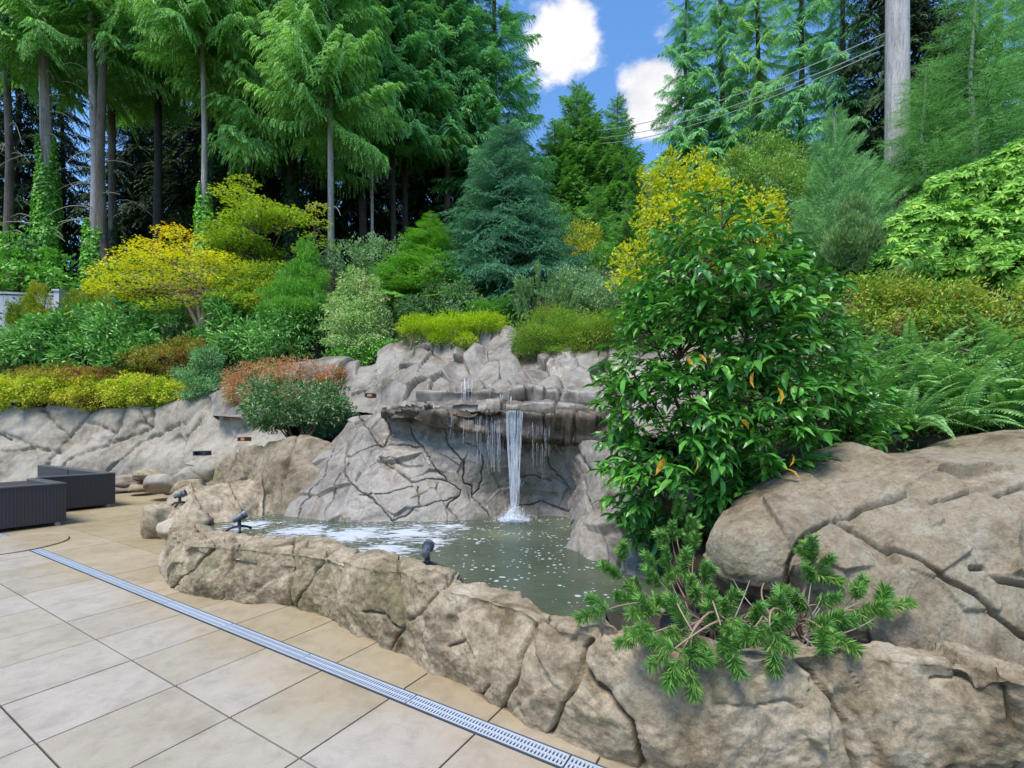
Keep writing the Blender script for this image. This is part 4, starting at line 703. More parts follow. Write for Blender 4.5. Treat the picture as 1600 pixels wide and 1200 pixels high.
fs = MATH(nt, 'MAXIMUM', fm.outputs[0], MATH(nt, 'MULTIPLY', fk, .85))
LK(nt, mixc(nt, fs, wc, (.52, .54, .56)), p.inputs['Base Color']); LK(nt, MATH(nt, 'MULTIPLY_ADD', fs, .6, .07), p.inputs['Roughness']); p.inputs['IOR'].default_value = 1.33; p.inputs['Specular IOR Level'].default_value = .4
bump(nt, p, MATH(nt, 'ADD', noise(nt, st.outputs[0], 7, 4, .55, .4), MATH(nt, 'MULTIPLY', fs, .2)), .6, .04); M['water'] = m
WV = [WZ(x, y, .36) for x, y in ((262, 850), (300, 800), (420, 775), (520, 790), (900, 780), (930, 820), (1000, 860), (1110, 950))] + [WZ(1060, 1010, .36), WZ(930, 1010, .36), WZ(800, 970, .36), WZ(700, 930, .36), WZ(600, 905, .36), WZ(500, 890, .36), WZ(400, 880, .36), WZ(300, 862, .36)]
wat = put('pool_water', mesh('pool_water', np.array(WV), np.array([list(range(len(WV)))]), M['water'])); wat['kind'] = 'structure'; wat['label'] = 'dark green pool water with drifting white foam'

m, nt, p, out = newmat('falling_water'); tcn = N(nt, 'ShaderNodeTexCoord'); vm = N(nt, 'ShaderNodeVectorMath', operation='MULTIPLY'); LK(nt, tcn.outputs['Object'], vm.inputs[0]); vm.inputs[1].default_value = (40, 40, 3)
al = N(nt, 'ShaderNodeMapRange'); LK(nt, noise(nt, vm.outputs[0], 1, 4, .7), al.inputs[0]); al.inputs[1].default_value = .35; al.inputs[2].default_value = .7; al.inputs[3].default_value = .05; al.inputs[4].default_value = .7
p.inputs['Base Color'].default_value = (.82, .85, .9, 1); p.inputs['Roughness'].default_value = .2; LK(nt, al.outputs[0], p.inputs['Alpha']); M['fall'] = m
wf = thing('waterfall', 'thin white waterfall dropping from the ledge into the pool', 'waterfall', tuple(W(803, 800, 6.4)))
def strand(x0, y0, x1, y1, Y0, Y1, w0, seed, nm='water_strand'):
    r = np.random.RandomState(seed); t = np.linspace(0, 1, 14); pts = np.array([W(x0 + (x1 - x0) * q ** 1.3 + .6 * r.randn() * q, y0 + (y1 - y0) * q, Y0 + (Y1 - Y0) * min(1, q * 3)) for q in t])
    ww = w0 * Y0 / F * (1 - .45 * t) * (1 + .3 * r.randn(14).clip(-1, 1))
    V, Fl = tube(pts, ww, 5); wpart(nm, V, Fl, M['fall'], wf, smooth=True)
rq = np.random.RandomState(6)
for k in range(26):
    x = rq.uniform(790, 816); strand(x, 641 + rq.uniform(0, 3), 804 + (x - 803) * .3 + rq.uniform(-5, 5) * (k % 3 == 0), 806 + rq.uniform(-8, 4), 6.14, 6.22, rq.uniform(.5, 1.5), k)
rs = np.random.RandomState(3)
for k in range(60):
    x = rs.choice([rs.uniform(700, 790), rs.uniform(760, 788), rs.uniform(818, 862)]); y0 = np.interp(x, [700, 760, 800, 865], [655, 664, 668, 676]); strand(x, y0 - rs.uniform(0, 14), x + rs.uniform(-2, 2), y0 + rs.uniform(10, 75), 6.2, 6.24, rs.uniform(.12, .38), 50 + k)
for (xa, n_) in ((728, 6), (788, 5)):
    for k in range(n_): x = xa + rs.uniform(-12, 14); strand(x, 590 + rs.uniform(0, 8) + (25 if xa > 750 else 0), x + rs.uniform(-3, 3), 632, 7.3 if xa > 750 else 8.0, 7.1 if xa > 750 else 7.5, rs.uniform(.4, .9), 90 + k)
acc = Acc()
for k in range(900):
    a_ = rs.uniform(0, 2 * np.pi); r = abs(rs.randn()) * .13; c3 = W(804, 814, 6.2) + np.array((r * math.cos(a_) * 1.5, r * math.sin(a_) * .6 - .05, max(0, .26 - r * 1.0) * rs.rand() + .0)); s = rs.uniform(.002, .008)
    V = c3 + s * np.array([(1, 0, 0), (-1, 0, 0), (0, 1, 0), (0, -1, 0), (0, 0, 1.4), (0, 0, -1)]); acc.add(V, np.array([(0, 2, 4), (2, 1, 4), (1, 3, 4), (3, 0, 4), (2, 0, 5), (1, 2, 5), (3, 1, 5), (0, 3, 5)]))
for (rx_, rz_, ch_) in ((.15, .10, 1), (.10, .15, 2), (.22, .05, 3)):
    V, Fl = blob(W(804, 814, 6.2) + np.array((0, 0, .02)), (rx_, rx_ * .6, rz_), 70 + ch_, 40, 26, .5, 2); acc.add(V, Fl)
V, Fl, T = acc.get(); wpart('splash', V, Fl, M['fall'], wf, smooth=True, kind='stuff')

# ================================================================== PLANTS
def shrub_mesh(blobs, lpx, ratio, cover, tmpl, style):
    acc = Acc()
    for (px, py, Y, rx, ry) in blobs:
        s = Y / F; c = W(px, py, Y); ll = lpx * s; lw = ll * ratio; n = int(cover * math.pi * rx * ry / (lpx * lpx * ratio * .55)); n = min(n, 9000)
        D = RS.randn(n, 3); D[:, 1] -= .35; D /= np.linalg.norm(D, axis=1)[:, None]
        R = 1 + .28 * fbm(D * 2.6 + px * .13, 3, int(px) % 4) ; rad = RS.uniform(.35, 1, n) ** .45
        P = c + D * np.array((rx * s, rx * s * .85, ry * s)) * (R * rad)[:, None]
        K = 16; kc = RS.randn(K, 3); kc[:, 1] = -np.abs(kc[:, 1]); kc /= np.linalg.norm(kc, axis=1)[:, None]; ki = RS.randint(0, K, n); use = RS.rand(n) < .6
        D2 = RS.randn(n, 3); D2 /= np.linalg.norm(D2, axis=1)[:, None]; P2 = c + (kc[ki] * RS.uniform(.72, 1.16, K)[ki][:, None] + D2 * ((.5 if style == 'flat' else .34) * RS.uniform(.2, 1, n) ** .4)[:, None]) * np.array((rx * s, rx * s * .85, ry * s))
        P = np.where(use[:, None], P2, P); D = np.where(use[:, None], D2 * .7 + kc[ki] * .5, D)
        U = np.array((0, 0, 1.))
        if style == 'up': dr_ = D * .45 + U * .9 + .35 * RS.randn(n, 3); nrm = D
        elif style == 'flat': dr_ = D * np.array((1, 1, .35)) + U * .15 + .35 * RS.randn(n, 3); nrm = None
        else: dr_ = D * .8 + U * .12 + .55 * RS.randn(n, 3); nrm = D * .6 + U * .8
        V, Fa, ti = leaves(P, dr_, ll * RS.uniform(.7, 1.3, n), lw * RS.uniform(.8, 1.2, n), tmpl, nrm, .45); acc.add(V, Fa, ti)
    return acc.get()
TM = {'D': DIAMOND, 'L': LONG}
for (nm, lb, cat, grp, bl, lpx, ratio, cover, mt, tm, style) in SH:
    b = min(bl, key=lambda q: CH - (q[1] + q[4] - HY) / F * q[2]); xs_ = [q[0] for q in bl]; cxp = sum(xs_) / len(xs_)
    fo = W(cxp, b[1] + b[4], b[2]); t = thing(nm, lb, cat, tuple(fo), group=grp)
    V, Fl, ti = shrub_mesh(bl, lpx, ratio, cover, TM[tm], style); wpart('foliage', V, Fl, M[mt], t, tint=ti)
    acc = Acc(); s = b[2] / F
    for q in bl:
        for k in range(2 if len(bl) > 6 else 4):
            e = W(q[0] + RS.uniform(-.5, .5) * q[3], q[1] - RS.uniform(0, .6) * q[4], q[2]); f0 = W((q[0] * .4 + cxp * .6) if len(bl) < 7 else q[0], b[1] + b[4] + 5, b[2])
            if nm == 'domed_shrub': f0 = W(466 + RS.uniform(-8, 14), 702, 7.95)
            V, Fl = tube(bez(f0, (f0 * .5 + e * .5) + np.array((0, 0, .1)), e, 6), np.linspace(1.5, .5, 6) * s, 5); acc.add(V, Fl)
    V, Fl, _ = acc.get(); wpart('stems', V, Fl, M['twig_dark'], t, kind='stuff')

# ---- boughs shared by the conifers: one branch with its side sprays, one unit long along +X
def bough(seed, ntw=26, nlf=16, twl=.34, ll=.07, lw=.018, droop=.5, spread=.15, ang=.75, sag=.25, mat='cedar', tip=.12, flat=True, hang=1.0):
    r = np.random.RandomState(seed); acc = Acc(); t = np.linspace(0, 1, 9)
    def axis(q): q = np.asarray(q); return np.stack([q, .06 * np.sin(q * 4 + seed), -sag * q ** 1.2 + tip * q ** 3 + .04 * np.sin(q * 6 + seed)], -1)
    V, Fl = tube(axis(t), np.linspace(.012, .003, 9), 4); acc.add(V, Fl, .2)
    PP = []; DD = []; NN = []; LL = []
    for k in range(ntw):
        q = .12 + .88 * (k + r.rand() * .7) / ntw; side = 1 if k % 2 else -1
        p0 = axis(np.array([q]))[0]; L = twl * (.35 + .95 * math.sin(math.pi * min(1, q * .85 + .12))) * r.uniform(.7, 1.15)
        if q > .93: d = np.array((1, side * .2, 0))
        else: d = np.array((math.cos(ang), side * math.sin(ang), 0))
        d = d + np.array((0, 0, r.uniform(-spread, spread))); d /= np.linalg.norm(d)
        u = (np.arange(nlf) + .5) / nlf
        pts = p0 + d * (u * L)[:, None] + np.array((0, 0, -1)) * (droop * L * u ** 2)[:, None]
        dirs = d + np.array((0, 0, -1)) * (2 * droop * u)[:, None]; dirs /= np.linalg.norm(dirs, axis=1)[:, None]
        sd_ = np.cross(dirs, np.array((0, 0, 1.))); sd_ /= np.linalg.norm(sd_, axis=1)[:, None] + 1e-9
        sg = np.where(np.arange(nlf) % 2, 1, -1)[:, None]
        ld = dirs * .8 + sd_ * sg * .65 + r.randn(nlf, 3) * (.12 if flat else .45) + np.array((0, 0, -.25 * hang))
        PP.append(pts); DD.append(ld); LL.append(ll * (1.25 - .75 * u) * r.uniform(.8, 1.2, nlf)); NN.append(np.cross(sd_, dirs) * 1.0)
        PP.append(pts[-3:]); DD.append(dirs[-3:]); LL.append(np.full(3, ll)); NN.append(np.cross(sd_, dirs)[-3:])
    P = np.concatenate(PP); D = np.concatenate(DD); Ln = np.concatenate(LL); Nn = np.concatenate(NN)
    V, Fa, ti = leaves(P, D, Ln, Ln * (lw / ll), DIAMOND, np.abs(Nn) * np.array((1, 1, 1)) + np.array((0, 0, .2)), .25 if flat else .6)
    acc.add(V, Fa, ti); V, Fl, T = acc.get()
    return mesh('bough', V, Fl, M[mat], T)
BO = {
 'cedar': [bough(s, 54, 17, .20, .050, .0150, .8, .35, sag=g, mat='cedar') for s, g in ((1, .12), (2, .28), (3, .4), (21, .02))],
 'cedar2': [bough(s, 54, 17, .21, .050, .0155, .6, .4, sag=g, mat='cedar2') for s, g in ((4, .05), (5, .2), (6, .32))],
 'far': [bough(s, 34, 13, .28, .075, .026, .4, .45, sag=.1, mat='cedar_far') for s in (7, 8)],
 'dark': [bough(s, 22, 12, .42, .11, .045, .5, .45, sag=.2, mat='dark_needles') for s in (9, 10)],
 'spruce': [bough(s, 30, 18, .36, .055, .014, .35, .15, ang=.8, sag=.22, mat='spruce', tip=.2, flat=False, hang=.3) for s in (11, 12)],
 'fir': [bough(s, 26, 22, .34, .05, .0065, .15, .12, ang=.85, sag=.05, mat='fir', tip=.08, flat=False, hang=.0) for s in (13, 14)],
 'pine_soft': [bough(s, 20, 34, .40, .10, .006, -.25, .25, ang=.5, sag=-.25, mat='pine_soft', tip=.15, flat=False, hang=-.4) for s in (15, 16)],
 'pyr': [bough(s, 26, 14, .40, .07, .020, .15, .12, ang=.75, sag=.05, mat='bright_conifer', tip=.1) for s in (17, 18)],
}
def trunk(acc_or_parent, foot_, h, r0, r1, mat, lean=(0, 0), wob=.05, name='trunk', sides=12, seed=0):
    z = np.linspace(0, h, 16); r = np.random.RandomState(seed); wx = np.interp(z, np.linspace(0, h, 5), r.randn(5) * wob); wy = np.interp(z, np.linspace(0, h, 5), r.randn(5) * wob)
    P = np.stack([foot_[0] + wx - wx[0] + lean[0] * z, foot_[1] + wy - wy[0] + lean[1] * z, foot_[2] - .3 + z], -1)
    rad = r0 + (r1 - r0) * (z / h) ** .8; rad[0] *= 1.35
    V, Fl = tube(P, rad, sides); wpart(name, V, Fl, M[mat], acc_or_parent, smooth=True); return P
def conifer(label, f0, h, r0, boughs, zc, R, nb, bark='bark_grey', name='cedar_tree', cat='tree', group=None, shape=.8, pitch=(-.1, .25), seed=0, front=0, lmin=.3, az=None, vis=None):
    t = thing(name, label, cat, tuple(f0), group=group); P = trunk(t, f0, h, r0, r0 * .25, bark, seed=seed, wob=.06)
    r = random.Random(seed + 99); base_z = f0[2]
    for k in range(nb):
        q = (k + r.random()) / nb; z = zc + (h - zc) * q
        L = R * ((1 - q) ** shape * (1 - lmin) + lmin * (1 - q * .7)) * r.uniform(.75, 1.15)
        a = k * 2.39996 + r.uniform(-.4, .4)
        if front and r.random() < front and math.sin(a) > 0: a = -a     # denser towards the open side the tree leans to
        if az is not None: a = r.uniform(*az)
        me = r.choice(boughs); zz = np.interp(z, P[:, 2] - P[0, 2], np.arange(len(P))); i0 = int(zz); i1 = min(i0 + 1, len(P) - 1); bp = P[i0] + (P[i1] - P[i0]) * (zz - i0)
        o = put('bough', me, t, tuple(bp - np.array(f0)), (r.uniform(-.25, .25), r.uniform(*pitch), a), L)
    return t, P
def zat(py, Y): return CH - (py - HY) / F * Y
def ivy(t, P, z0, z1, rad0, rad1, ll, n, mat='ivy'):
    z = z0 + (z1 - z0) * RS.rand(n) ** 1.0; a = RS.uniform(0, 2 * np.pi, n); q = (z - z0) / (z1 - z0); kp = q < .72 + .28 * np.sin(a * 2 + z0) * .5 + .28 * RS.rand(n); z, a, q = z[kp], a[kp], q[kp]; n = len(z); rad = rad0 + (rad1 - rad0) * q; rad = rad * (1 + .22 * fbm(np.stack([a * 1.2, z * 1.5, z * 0], -1), 3)) * RS.uniform(.85, 1.05, n)
    cx_ = np.interp(z, P[:, 2], P[:, 0]); cy_ = np.interp(z, P[:, 2], P[:, 1])
    D = np.stack([np.cos(a), np.sin(a), 0 * a], -1); Pt = np.stack([cx_, cy_, z], -1) + D * rad[:, None]
    V, Fa, ti = leaves(Pt, D * .45 + np.array((0, 0, -.8)) + .3 * RS.randn(n, 3), ll * RS.uniform(.7, 1.2, n), ll * .8, DIAMOND, D + np.array((0, 0, .4)), .35)
    wpart('ivy', V, Fa, M[mat], t, tint=ti)
def deadtwigs(t, P, z0, z1, n, L, seed, mat='twig_pale'):
    r = np.random.RandomState(seed)
    for k in range(n):
        z = r.uniform(z0, z1); c = np.array((np.interp(z, P[:, 2], P[:, 0]), np.interp(z, P[:, 2], P[:, 1]), z)); a = r.uniform(-np.pi, 0); l = L * r.uniform(.4, 1.1); d = np.array((math.cos(a), math.sin(a) * .6, 0)) * l
        e = c + d + np.array((0, 0, -l * r.uniform(.05, .6))); V, Fl = tube(bez(c, c + d * .5 + np.array((0, 0, .15 * l)), e, 7), np.linspace(.022, .007, 7), 4); wpart('dead_branch', V, Fl, M[mat], t)
G1 = 'tall cedars behind the garden'
ce, c2 = BO['cedar'], BO['cedar2']
t, P = conifer('pale cedar trunk thickly wrapped in bright ivy near the fence', FT['T1'], 19, .28, ce, 9.3, 3.0, 96, group=G1, seed=1, pitch=(-.1, .3)); ivy(t, P, FT['T1'][2] - .2, zat(205, 18), .52, .22, .13, 8200); deadtwigs(t, P, zat(420, 18), zat(110, 18), 16, 2.2, 1)
t, P = conifer('twin stemmed pale cedar trunk with ivy only round its foot', FT['T2'], 20, .19, ce, 9.6, 3.2, 96, group=G1, seed=2, pitch=(-.1, .3)); trunk(t, FT['T2'] + np.array((.30, .1, 1.0)), 17, .17, .1, 'bark_brown', seed=5); ivy(t, P, FT['T2'][2] - .2, zat(340, 18), .48, .26, .13, 4200); deadtwigs(t, P, zat(420, 18), zat(110, 18), 18, 2.0, 2)
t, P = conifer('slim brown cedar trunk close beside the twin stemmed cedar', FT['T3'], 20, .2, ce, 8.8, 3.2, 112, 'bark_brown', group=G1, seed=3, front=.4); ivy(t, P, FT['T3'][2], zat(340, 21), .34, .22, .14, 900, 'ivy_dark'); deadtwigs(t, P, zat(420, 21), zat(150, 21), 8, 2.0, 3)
t, P = conifer('thin grey cedar trunk with ivy at its foot behind the yellow maple', FT['T6'], 21, .12, ce, 8.4, 2.8, 176, group=G1, seed=6, front=.6, pitch=(.0, .4)); ivy(t, P, FT['T6'][2] - .3, zat(285, 17), .42, .13, .12, 3000)
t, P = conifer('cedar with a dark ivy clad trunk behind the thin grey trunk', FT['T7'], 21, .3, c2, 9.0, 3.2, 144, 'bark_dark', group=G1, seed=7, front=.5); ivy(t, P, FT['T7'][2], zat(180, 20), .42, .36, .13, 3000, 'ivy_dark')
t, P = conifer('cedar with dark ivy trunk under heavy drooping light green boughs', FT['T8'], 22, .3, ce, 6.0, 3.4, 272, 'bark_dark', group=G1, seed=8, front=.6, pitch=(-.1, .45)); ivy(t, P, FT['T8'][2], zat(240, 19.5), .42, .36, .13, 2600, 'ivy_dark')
t, P = conifer('cedar with straight clean grey trunk rising behind the airy shrubs', FT['T9'], 21, .125, ce, 5.8, 2.6, 240, group=G1, seed=9, front=.5, pitch=(-.1, .45)); deadtwigs(t, P, zat(400, 16.5), zat(320, 16.5), 5, 1.4, 9)
t, P = conifer('slender pole thin pale trunk left of the bright pyramid conifer', FT['T10'], 18, .075, c2, 6.2, 2.0, 96, group=G1, seed=10, front=.4)
t, P = conifer('dark slim trunk behind the bright pyramid conifer', FT['T11'], 21, .15, c2, 6.2, 3.0, 208, 'bark_dark', group=G1, seed=11, front=.5)
t, P = conifer('dark twin of the slim trunk nearest the pyramid conifer tip', FT['T12'], 22, .17, ce, 6.4, 3.0, 208, 'bark_dark', group=G1, seed=12, front=.5)
t, P = conifer('red brown trunk between pyramid conifer and blue spruce', FT['T13'], 23, .18, c2, 5.6, 3.0, 256, 'bark_brown', group=G1, seed=13, front=.5)
t, P = conifer('large cedar standing behind the crown of the blue spruce', foot(775, 400, 24), 20, .22, c2, 2.5, 3.4, 190, 'bark_brown', group=G1, seed=14, front=.5, shape=.7)
t, P = conifer('cedar whose boughs fill the top between twin trunks and thin grey trunk', W(245, 440, 20), 21, .2, ce, 9.6, 3.2, 192, 'bark_dark', group=G1, seed=15, front=.6, pitch=(-.1, .45))
t, P = conifer('cedar whose drooping boughs hang above the olive maple', W(395, 440, 19), 21, .2, ce, 8.2, 3.0, 208, 'bark_dark', group=G1, seed=16, front=.6, pitch=(-.1, .45))
t, P = conifer('cedar filling the top of the wood beside the grey straight trunk', W(570, 430, 21), 22, .2, c2, 7.2, 3.0, 208, 'bark_dark', group=G1, seed=17, front=.5, pitch=(-.1, .45))
t, P = conifer('cedar at the outer end of the wood above the grey fence', W(10, 440, 19), 20, .18, ce, 9.6, 3.0, 112, 'bark_brown', group=G1, seed=18); deadtwigs(t, P, zat(420, 19), zat(160, 19), 10, 2.4, 18)
# far dark trunks with high thin crowns
rf = random.Random(5)
for k, px in enumerate((-60, 25, 100, 200, 226, 262, 300, 352, 385, 420, 480, 545, 603, 655, 720)):
    Y = rf.uniform(25, 33); f0 = W(px + rf.uniform(-8, 8), 455, Y); f0[2] = terrain_z(np.array([f0[0]]), np.array([f0[1]]))[0]
    lab = ['farthest dark trunk seen between the two nearest ivy trunks', 'distant dark trunk'][1]
    near = ['outside the fence end', 'behind the first ivy trunk', 'between the first ivy trunk and the twin trunk', 'just past the slim brown trunk', 'above the maple crown edge', 'above the middle of the yellow maple', 'above the tip of the yellow maple', 'past the thin grey trunk', 'above the olive maple crown', 'left of the heavy drooping cedar', 'above the bright hinoki', 'right of the clean grey trunk', 'beside the slender pale trunk', 'over the pyramid conifer tip', 'behind the blue spruce flank'][k]
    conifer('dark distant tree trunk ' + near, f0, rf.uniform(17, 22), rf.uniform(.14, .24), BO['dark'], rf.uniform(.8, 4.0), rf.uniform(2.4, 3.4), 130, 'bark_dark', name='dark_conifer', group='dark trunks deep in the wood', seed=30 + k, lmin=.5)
# mid trees under the sky gap
GM = 'cypress trees on the crest under the clouds'
for k, (px, pt, Y, R, zc, lb) in enumerate(((868, 190, 27, 2.0, 3.6, 'cypress tree at the left of the sky gap beside the spruce top'), (900, 128, 28, 2.3, 5.2, 'tallest broad cypress tree below the open sky'), (925, 170, 28, 1.9, 4.6, 'cypress tree filling between the two highest tops'), (962, 142, 27, 1.7, 3.2, 'narrow pointed cypress tree under the white cloud'),
                                            (985, 235, 26, 1.6, 1.0, 'short cypress tree at the right foot of the cloud'))):
    f0 = W(px, 400, Y); f0[2] = terrain_z(np.array([f0[0]]), np.array([f0[1]]))[0]; h = zat(pt, Y) - f0[2]
    conifer(lb, f0, h, .16, BO['far'], zc, R * 1.25, 200, 'bark_brown', name='cypress_tree', group=GM, seed=60 + k, shape=.55, pitch=(-.5, .1), lmin=.35)
# lower greenery in front of them
for k, (px, pt, Y, R, lb) in enumerate(((875, 300, 21, 2.0, 'mid green conifer at the right shoulder of the blue spruce'), (930, 285, 22, 2.2, 'bushy conifer under the cypress trunks'), (980, 300, 20, 1.9, 'bushy conifer behind the smokebush edge'), (1035, 262, 19, 1.8, 'olive conifer just above the smokebush'), (1085, 262, 18, 2.0, 'green conifer behind the top of the glossy shrub'))):
    f0 = W(px, 430, Y); f0[2] = terrain_z(np.array([f0[0]]), np.array([f0[1]]))[0]; h = zat(pt, Y) - f0[2]
    conifer(lb, f0, h, .1, BO['far'], .2, R, 110, 'bark_brown', name='small_conifer', group='bushy conifers on the bank', seed=70 + k, shape=.6, pitch=(-.4, .2), lmin=.4)
# cedars right of the gap
GR = 'cedars beyond the power lines'
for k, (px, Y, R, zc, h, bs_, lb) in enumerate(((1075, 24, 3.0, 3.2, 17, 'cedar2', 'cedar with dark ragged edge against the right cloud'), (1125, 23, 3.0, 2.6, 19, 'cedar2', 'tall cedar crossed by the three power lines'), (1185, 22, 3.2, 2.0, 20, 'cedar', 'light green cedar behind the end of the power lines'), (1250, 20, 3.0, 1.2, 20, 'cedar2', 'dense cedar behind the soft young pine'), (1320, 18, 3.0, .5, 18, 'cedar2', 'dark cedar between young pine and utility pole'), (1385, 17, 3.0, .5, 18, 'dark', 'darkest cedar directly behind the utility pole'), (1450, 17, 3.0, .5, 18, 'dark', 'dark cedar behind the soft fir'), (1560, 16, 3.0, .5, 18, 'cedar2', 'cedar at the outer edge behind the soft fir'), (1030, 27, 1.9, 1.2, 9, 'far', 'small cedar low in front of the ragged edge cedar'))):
    f0 = W(px, 380, Y); f0[2] = terrain_z(np.array([f0[0]]), np.array([f0[1]]))[0]
    conifer(lb, f0, h, .2, BO[bs_], zc, R, 170, 'bark_brown', name='cedar_tree', group=GR, seed=80 + k, shape=.6, pitch=(.0, .45), front=.3)
# pyramid conifer, blue spruce
conifer('bright green pyramid shaped conifer beside the blue spruce', FT['PYR'], zat(312, 14.2) - FT['PYR'][2], .07, BO['pyr'], .0, 1.75, 280, 'bark_brown', name='pyramid_conifer', cat='conifer', seed=101, shape=.9, pitch=(-.35, .1), lmin=.08)
conifer('large dense blue green spruce behind the waterfall', FT['SPR'], zat(175, 14.5) - FT['SPR'][2], .13, BO['spruce'], .1, 2.5, 295, 'bark_dark', name='spruce_tree', cat='spruce', seed=102, shape=.62, pitch=(-.15, .3), lmin=.3)
# soft pine, firs
conifer('soft light green young pine with long upward candles', FT['YP'], zat(155, 8.3) - FT['YP'][2], .05, BO['pine_soft'], .0, .85, 130, 'bark_grey', name='young_pine', cat='pine', seed=103, shape=.7, pitch=(-.7, -.1), lmin=.35)
conifer('second soft young pine beside the utility pole foot', W(1350, 400, 8.6), 2.1, .04, BO['pine_soft'], .0, .9, 80, 'bark_grey', name='young_pine', cat='pine', seed=104, shape=.7, pitch=(-.6, .0), lmin=.4)
conifer('feathery bright fir just past the utility pole', FT['FR'], 5.2, .06, BO['fir'], .0, 1.7, 150, 'bark_grey', name='fir_tree', cat='fir', seed=105, shape=.7, pitch=(-.35, .1), lmin=.35)
conifer('feathery fir reaching in from the picture edge', W(1640, 330, 9), 5.5, .06, BO['fir'], .0, 1.6, 110, 'bark_grey', name='fir_tree', cat='fir', seed=106, shape=.7, pitch=(-.35, .1), lmin=.35)
conifer('low feathery fir between pole and bright fir', W(1450, 300, 9.6), 3.0, .05, BO['fir'], .0, 1.2, 90, 'bark_grey', name='fir_tree', cat='fir', seed=107, shape=.7, pitch=(-.35, .1), lmin=.35)
# utility pole and wires
pt_ = thing('utility_pole', 'weathered grey wooden utility pole rising behind the young pine', 'utility pole', tuple(FT['PO']))
z = np.linspace(-.5, 9.5, 14); V, Fl = tube(np.stack([FT['PO'][0] + 0 * z, FT['PO'][1] + 0 * z, FT['PO'][2] + z], -1), .235 - .004 * z, 20); wpart('shaft', V, Fl, M['pole'], pt_, smooth=True)
for k, (a, b) in enumerate((((1290, 93), (856, 200)), ((1290, 110), (862, 210)), ((1275, 124), (868, 218)))):
    A_ = W(*a, 13); B_ = W(*b, 34); t = np.linspace(0, 1, 16)[:, None]; Pw = A_ + (B_ - A_) * t; Pw[:, 2] -= (.9 * 4 * (t * (1 - t)))[:, 0]
    Pw = np.concatenate([(A_ + (A_ - Pw[1]) * 1.2 + np.array((0, 0, .05)))[None], Pw])
    o = thing('power_line', ['highest of the three thin grey power lines', 'middle one of the three thin grey power lines', 'lowest of the three thin grey power lines'][k], 'cable', tuple(A_), group='power lines')
    V, Fl = tube(Pw, .015, 5); wpart('cable', V, Fl, M['wire'], o)

# ---- layered maples
def maple(label, f0, pads, stems, mat, lpx, cover, Y, name='maple_tree', tmpl=STAR, bark='twig_dark'):
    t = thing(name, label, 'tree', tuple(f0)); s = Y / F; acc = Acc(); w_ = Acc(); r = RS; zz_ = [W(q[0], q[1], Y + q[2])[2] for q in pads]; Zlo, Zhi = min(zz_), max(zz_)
    for (px, py, dY, rx, ry) in pads:
        c = W(px, py, Y + dY); n = int(cover * math.pi * rx * max(ry, 6) / (lpx * lpx * .42)); D = r.randn(n, 3); D /= np.linalg.norm(D, axis=1)[:, None]
        R = 1 + .35 * fbm(D * 3 + px, 3); P = c + D * np.array((rx * s, rx * s * .8, ry * s)) * (R * r.uniform(.2, 1, n) ** .5)[:, None]
        P[:, 2] -= .25 * ry * s * ((P[:, 0] - c[0]) / (rx * s)) ** 2
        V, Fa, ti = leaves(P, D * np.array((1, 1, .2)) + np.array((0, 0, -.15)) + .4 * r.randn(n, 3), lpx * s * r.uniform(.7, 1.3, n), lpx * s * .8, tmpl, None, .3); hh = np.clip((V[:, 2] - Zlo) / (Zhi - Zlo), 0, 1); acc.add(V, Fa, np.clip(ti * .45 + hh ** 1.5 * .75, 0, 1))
        st_ = stems[r.randint(len(stems))]; m0 = W(st_[0], st_[1], Y)
        V, Fl = tube(bez(m0, (m0 + c) / 2 + np.array((0, 0, .12)), c, 6), np.linspace(1.3, .35, 6) * s, 5); w_.add(V, Fl)
    for st_ in stems:
        e = W(st_[0], st_[1], Y); V, Fl = tube(bez(f0 - np.array((0, 0, .15)), (f0 * .6 + e * .4) + np.array((0, 0, .1)), e, 8), np.linspace(4.2, 1.6, 8) * s, 7); w_.add(V, Fl)
    V, Fl, ti = acc.get(); wpart('crown', V, Fl, M[mat], t, tint=ti)
    V, Fl, _ = w_.get(); wpart('trunk', V, Fl, M[bark], t, smooth=True)
rp = np.random.RandomState(8)
pads = [(285, 370, 0, 30, 8), (265, 385, .3, 40, 9), (235, 392, -.3, 40, 8), (300, 395, -.2, 42, 9), (215, 408, .2, 42, 8), (335, 400, .2, 32, 8), (270, 408, -.5, 52, 9), (190, 425, 0, 42, 8), (320, 415, .4, 44, 8), (375, 425, 0, 32, 7), (245, 425, .5, 50, 8), (300, 432, -.6, 50, 9), (215, 440, -.5, 44, 8), (350, 440, .3, 44, 8), (180, 446, .3, 38, 7),
        (165, 452, -.2, 28, 6), (260, 448, .0, 44, 8), (320, 455, .2, 44, 8), (225, 465, .3, 38, 7), (385, 450, -.2, 24, 6), (285, 470, -.3, 40, 7), (345, 468, -.2, 34, 7), (195, 462, .5, 34, 6), (150, 440, .1, 18, 5), (245, 478, -.2, 26, 5), (330, 480, .3, 30, 6), (270, 356, .1, 20, 6), (262, 362, .2, 26, 5), (225, 378, .1, 24, 5), (180, 412, -.1, 26, 5), (160, 428, .2, 26, 5), (205, 395, -.2, 26, 5), (390, 418, .1, 20, 5), (395, 440, .2, 16, 5), (355, 405, -.2, 24, 6), (148, 452, 0, 20, 5)]
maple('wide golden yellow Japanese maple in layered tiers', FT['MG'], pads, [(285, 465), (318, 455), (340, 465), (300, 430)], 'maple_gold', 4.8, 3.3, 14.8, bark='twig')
pads = [(rp.uniform(345, 470), rp.uniform(300, 470), rp.uniform(-1, 1), rp.uniform(22, 40), rp.uniform(6, 10)) for _ in range(42)] + [(380, 285, 0, 24, 8), (360, 300, 0, 30, 8), (410, 320, 0, 30, 9)]
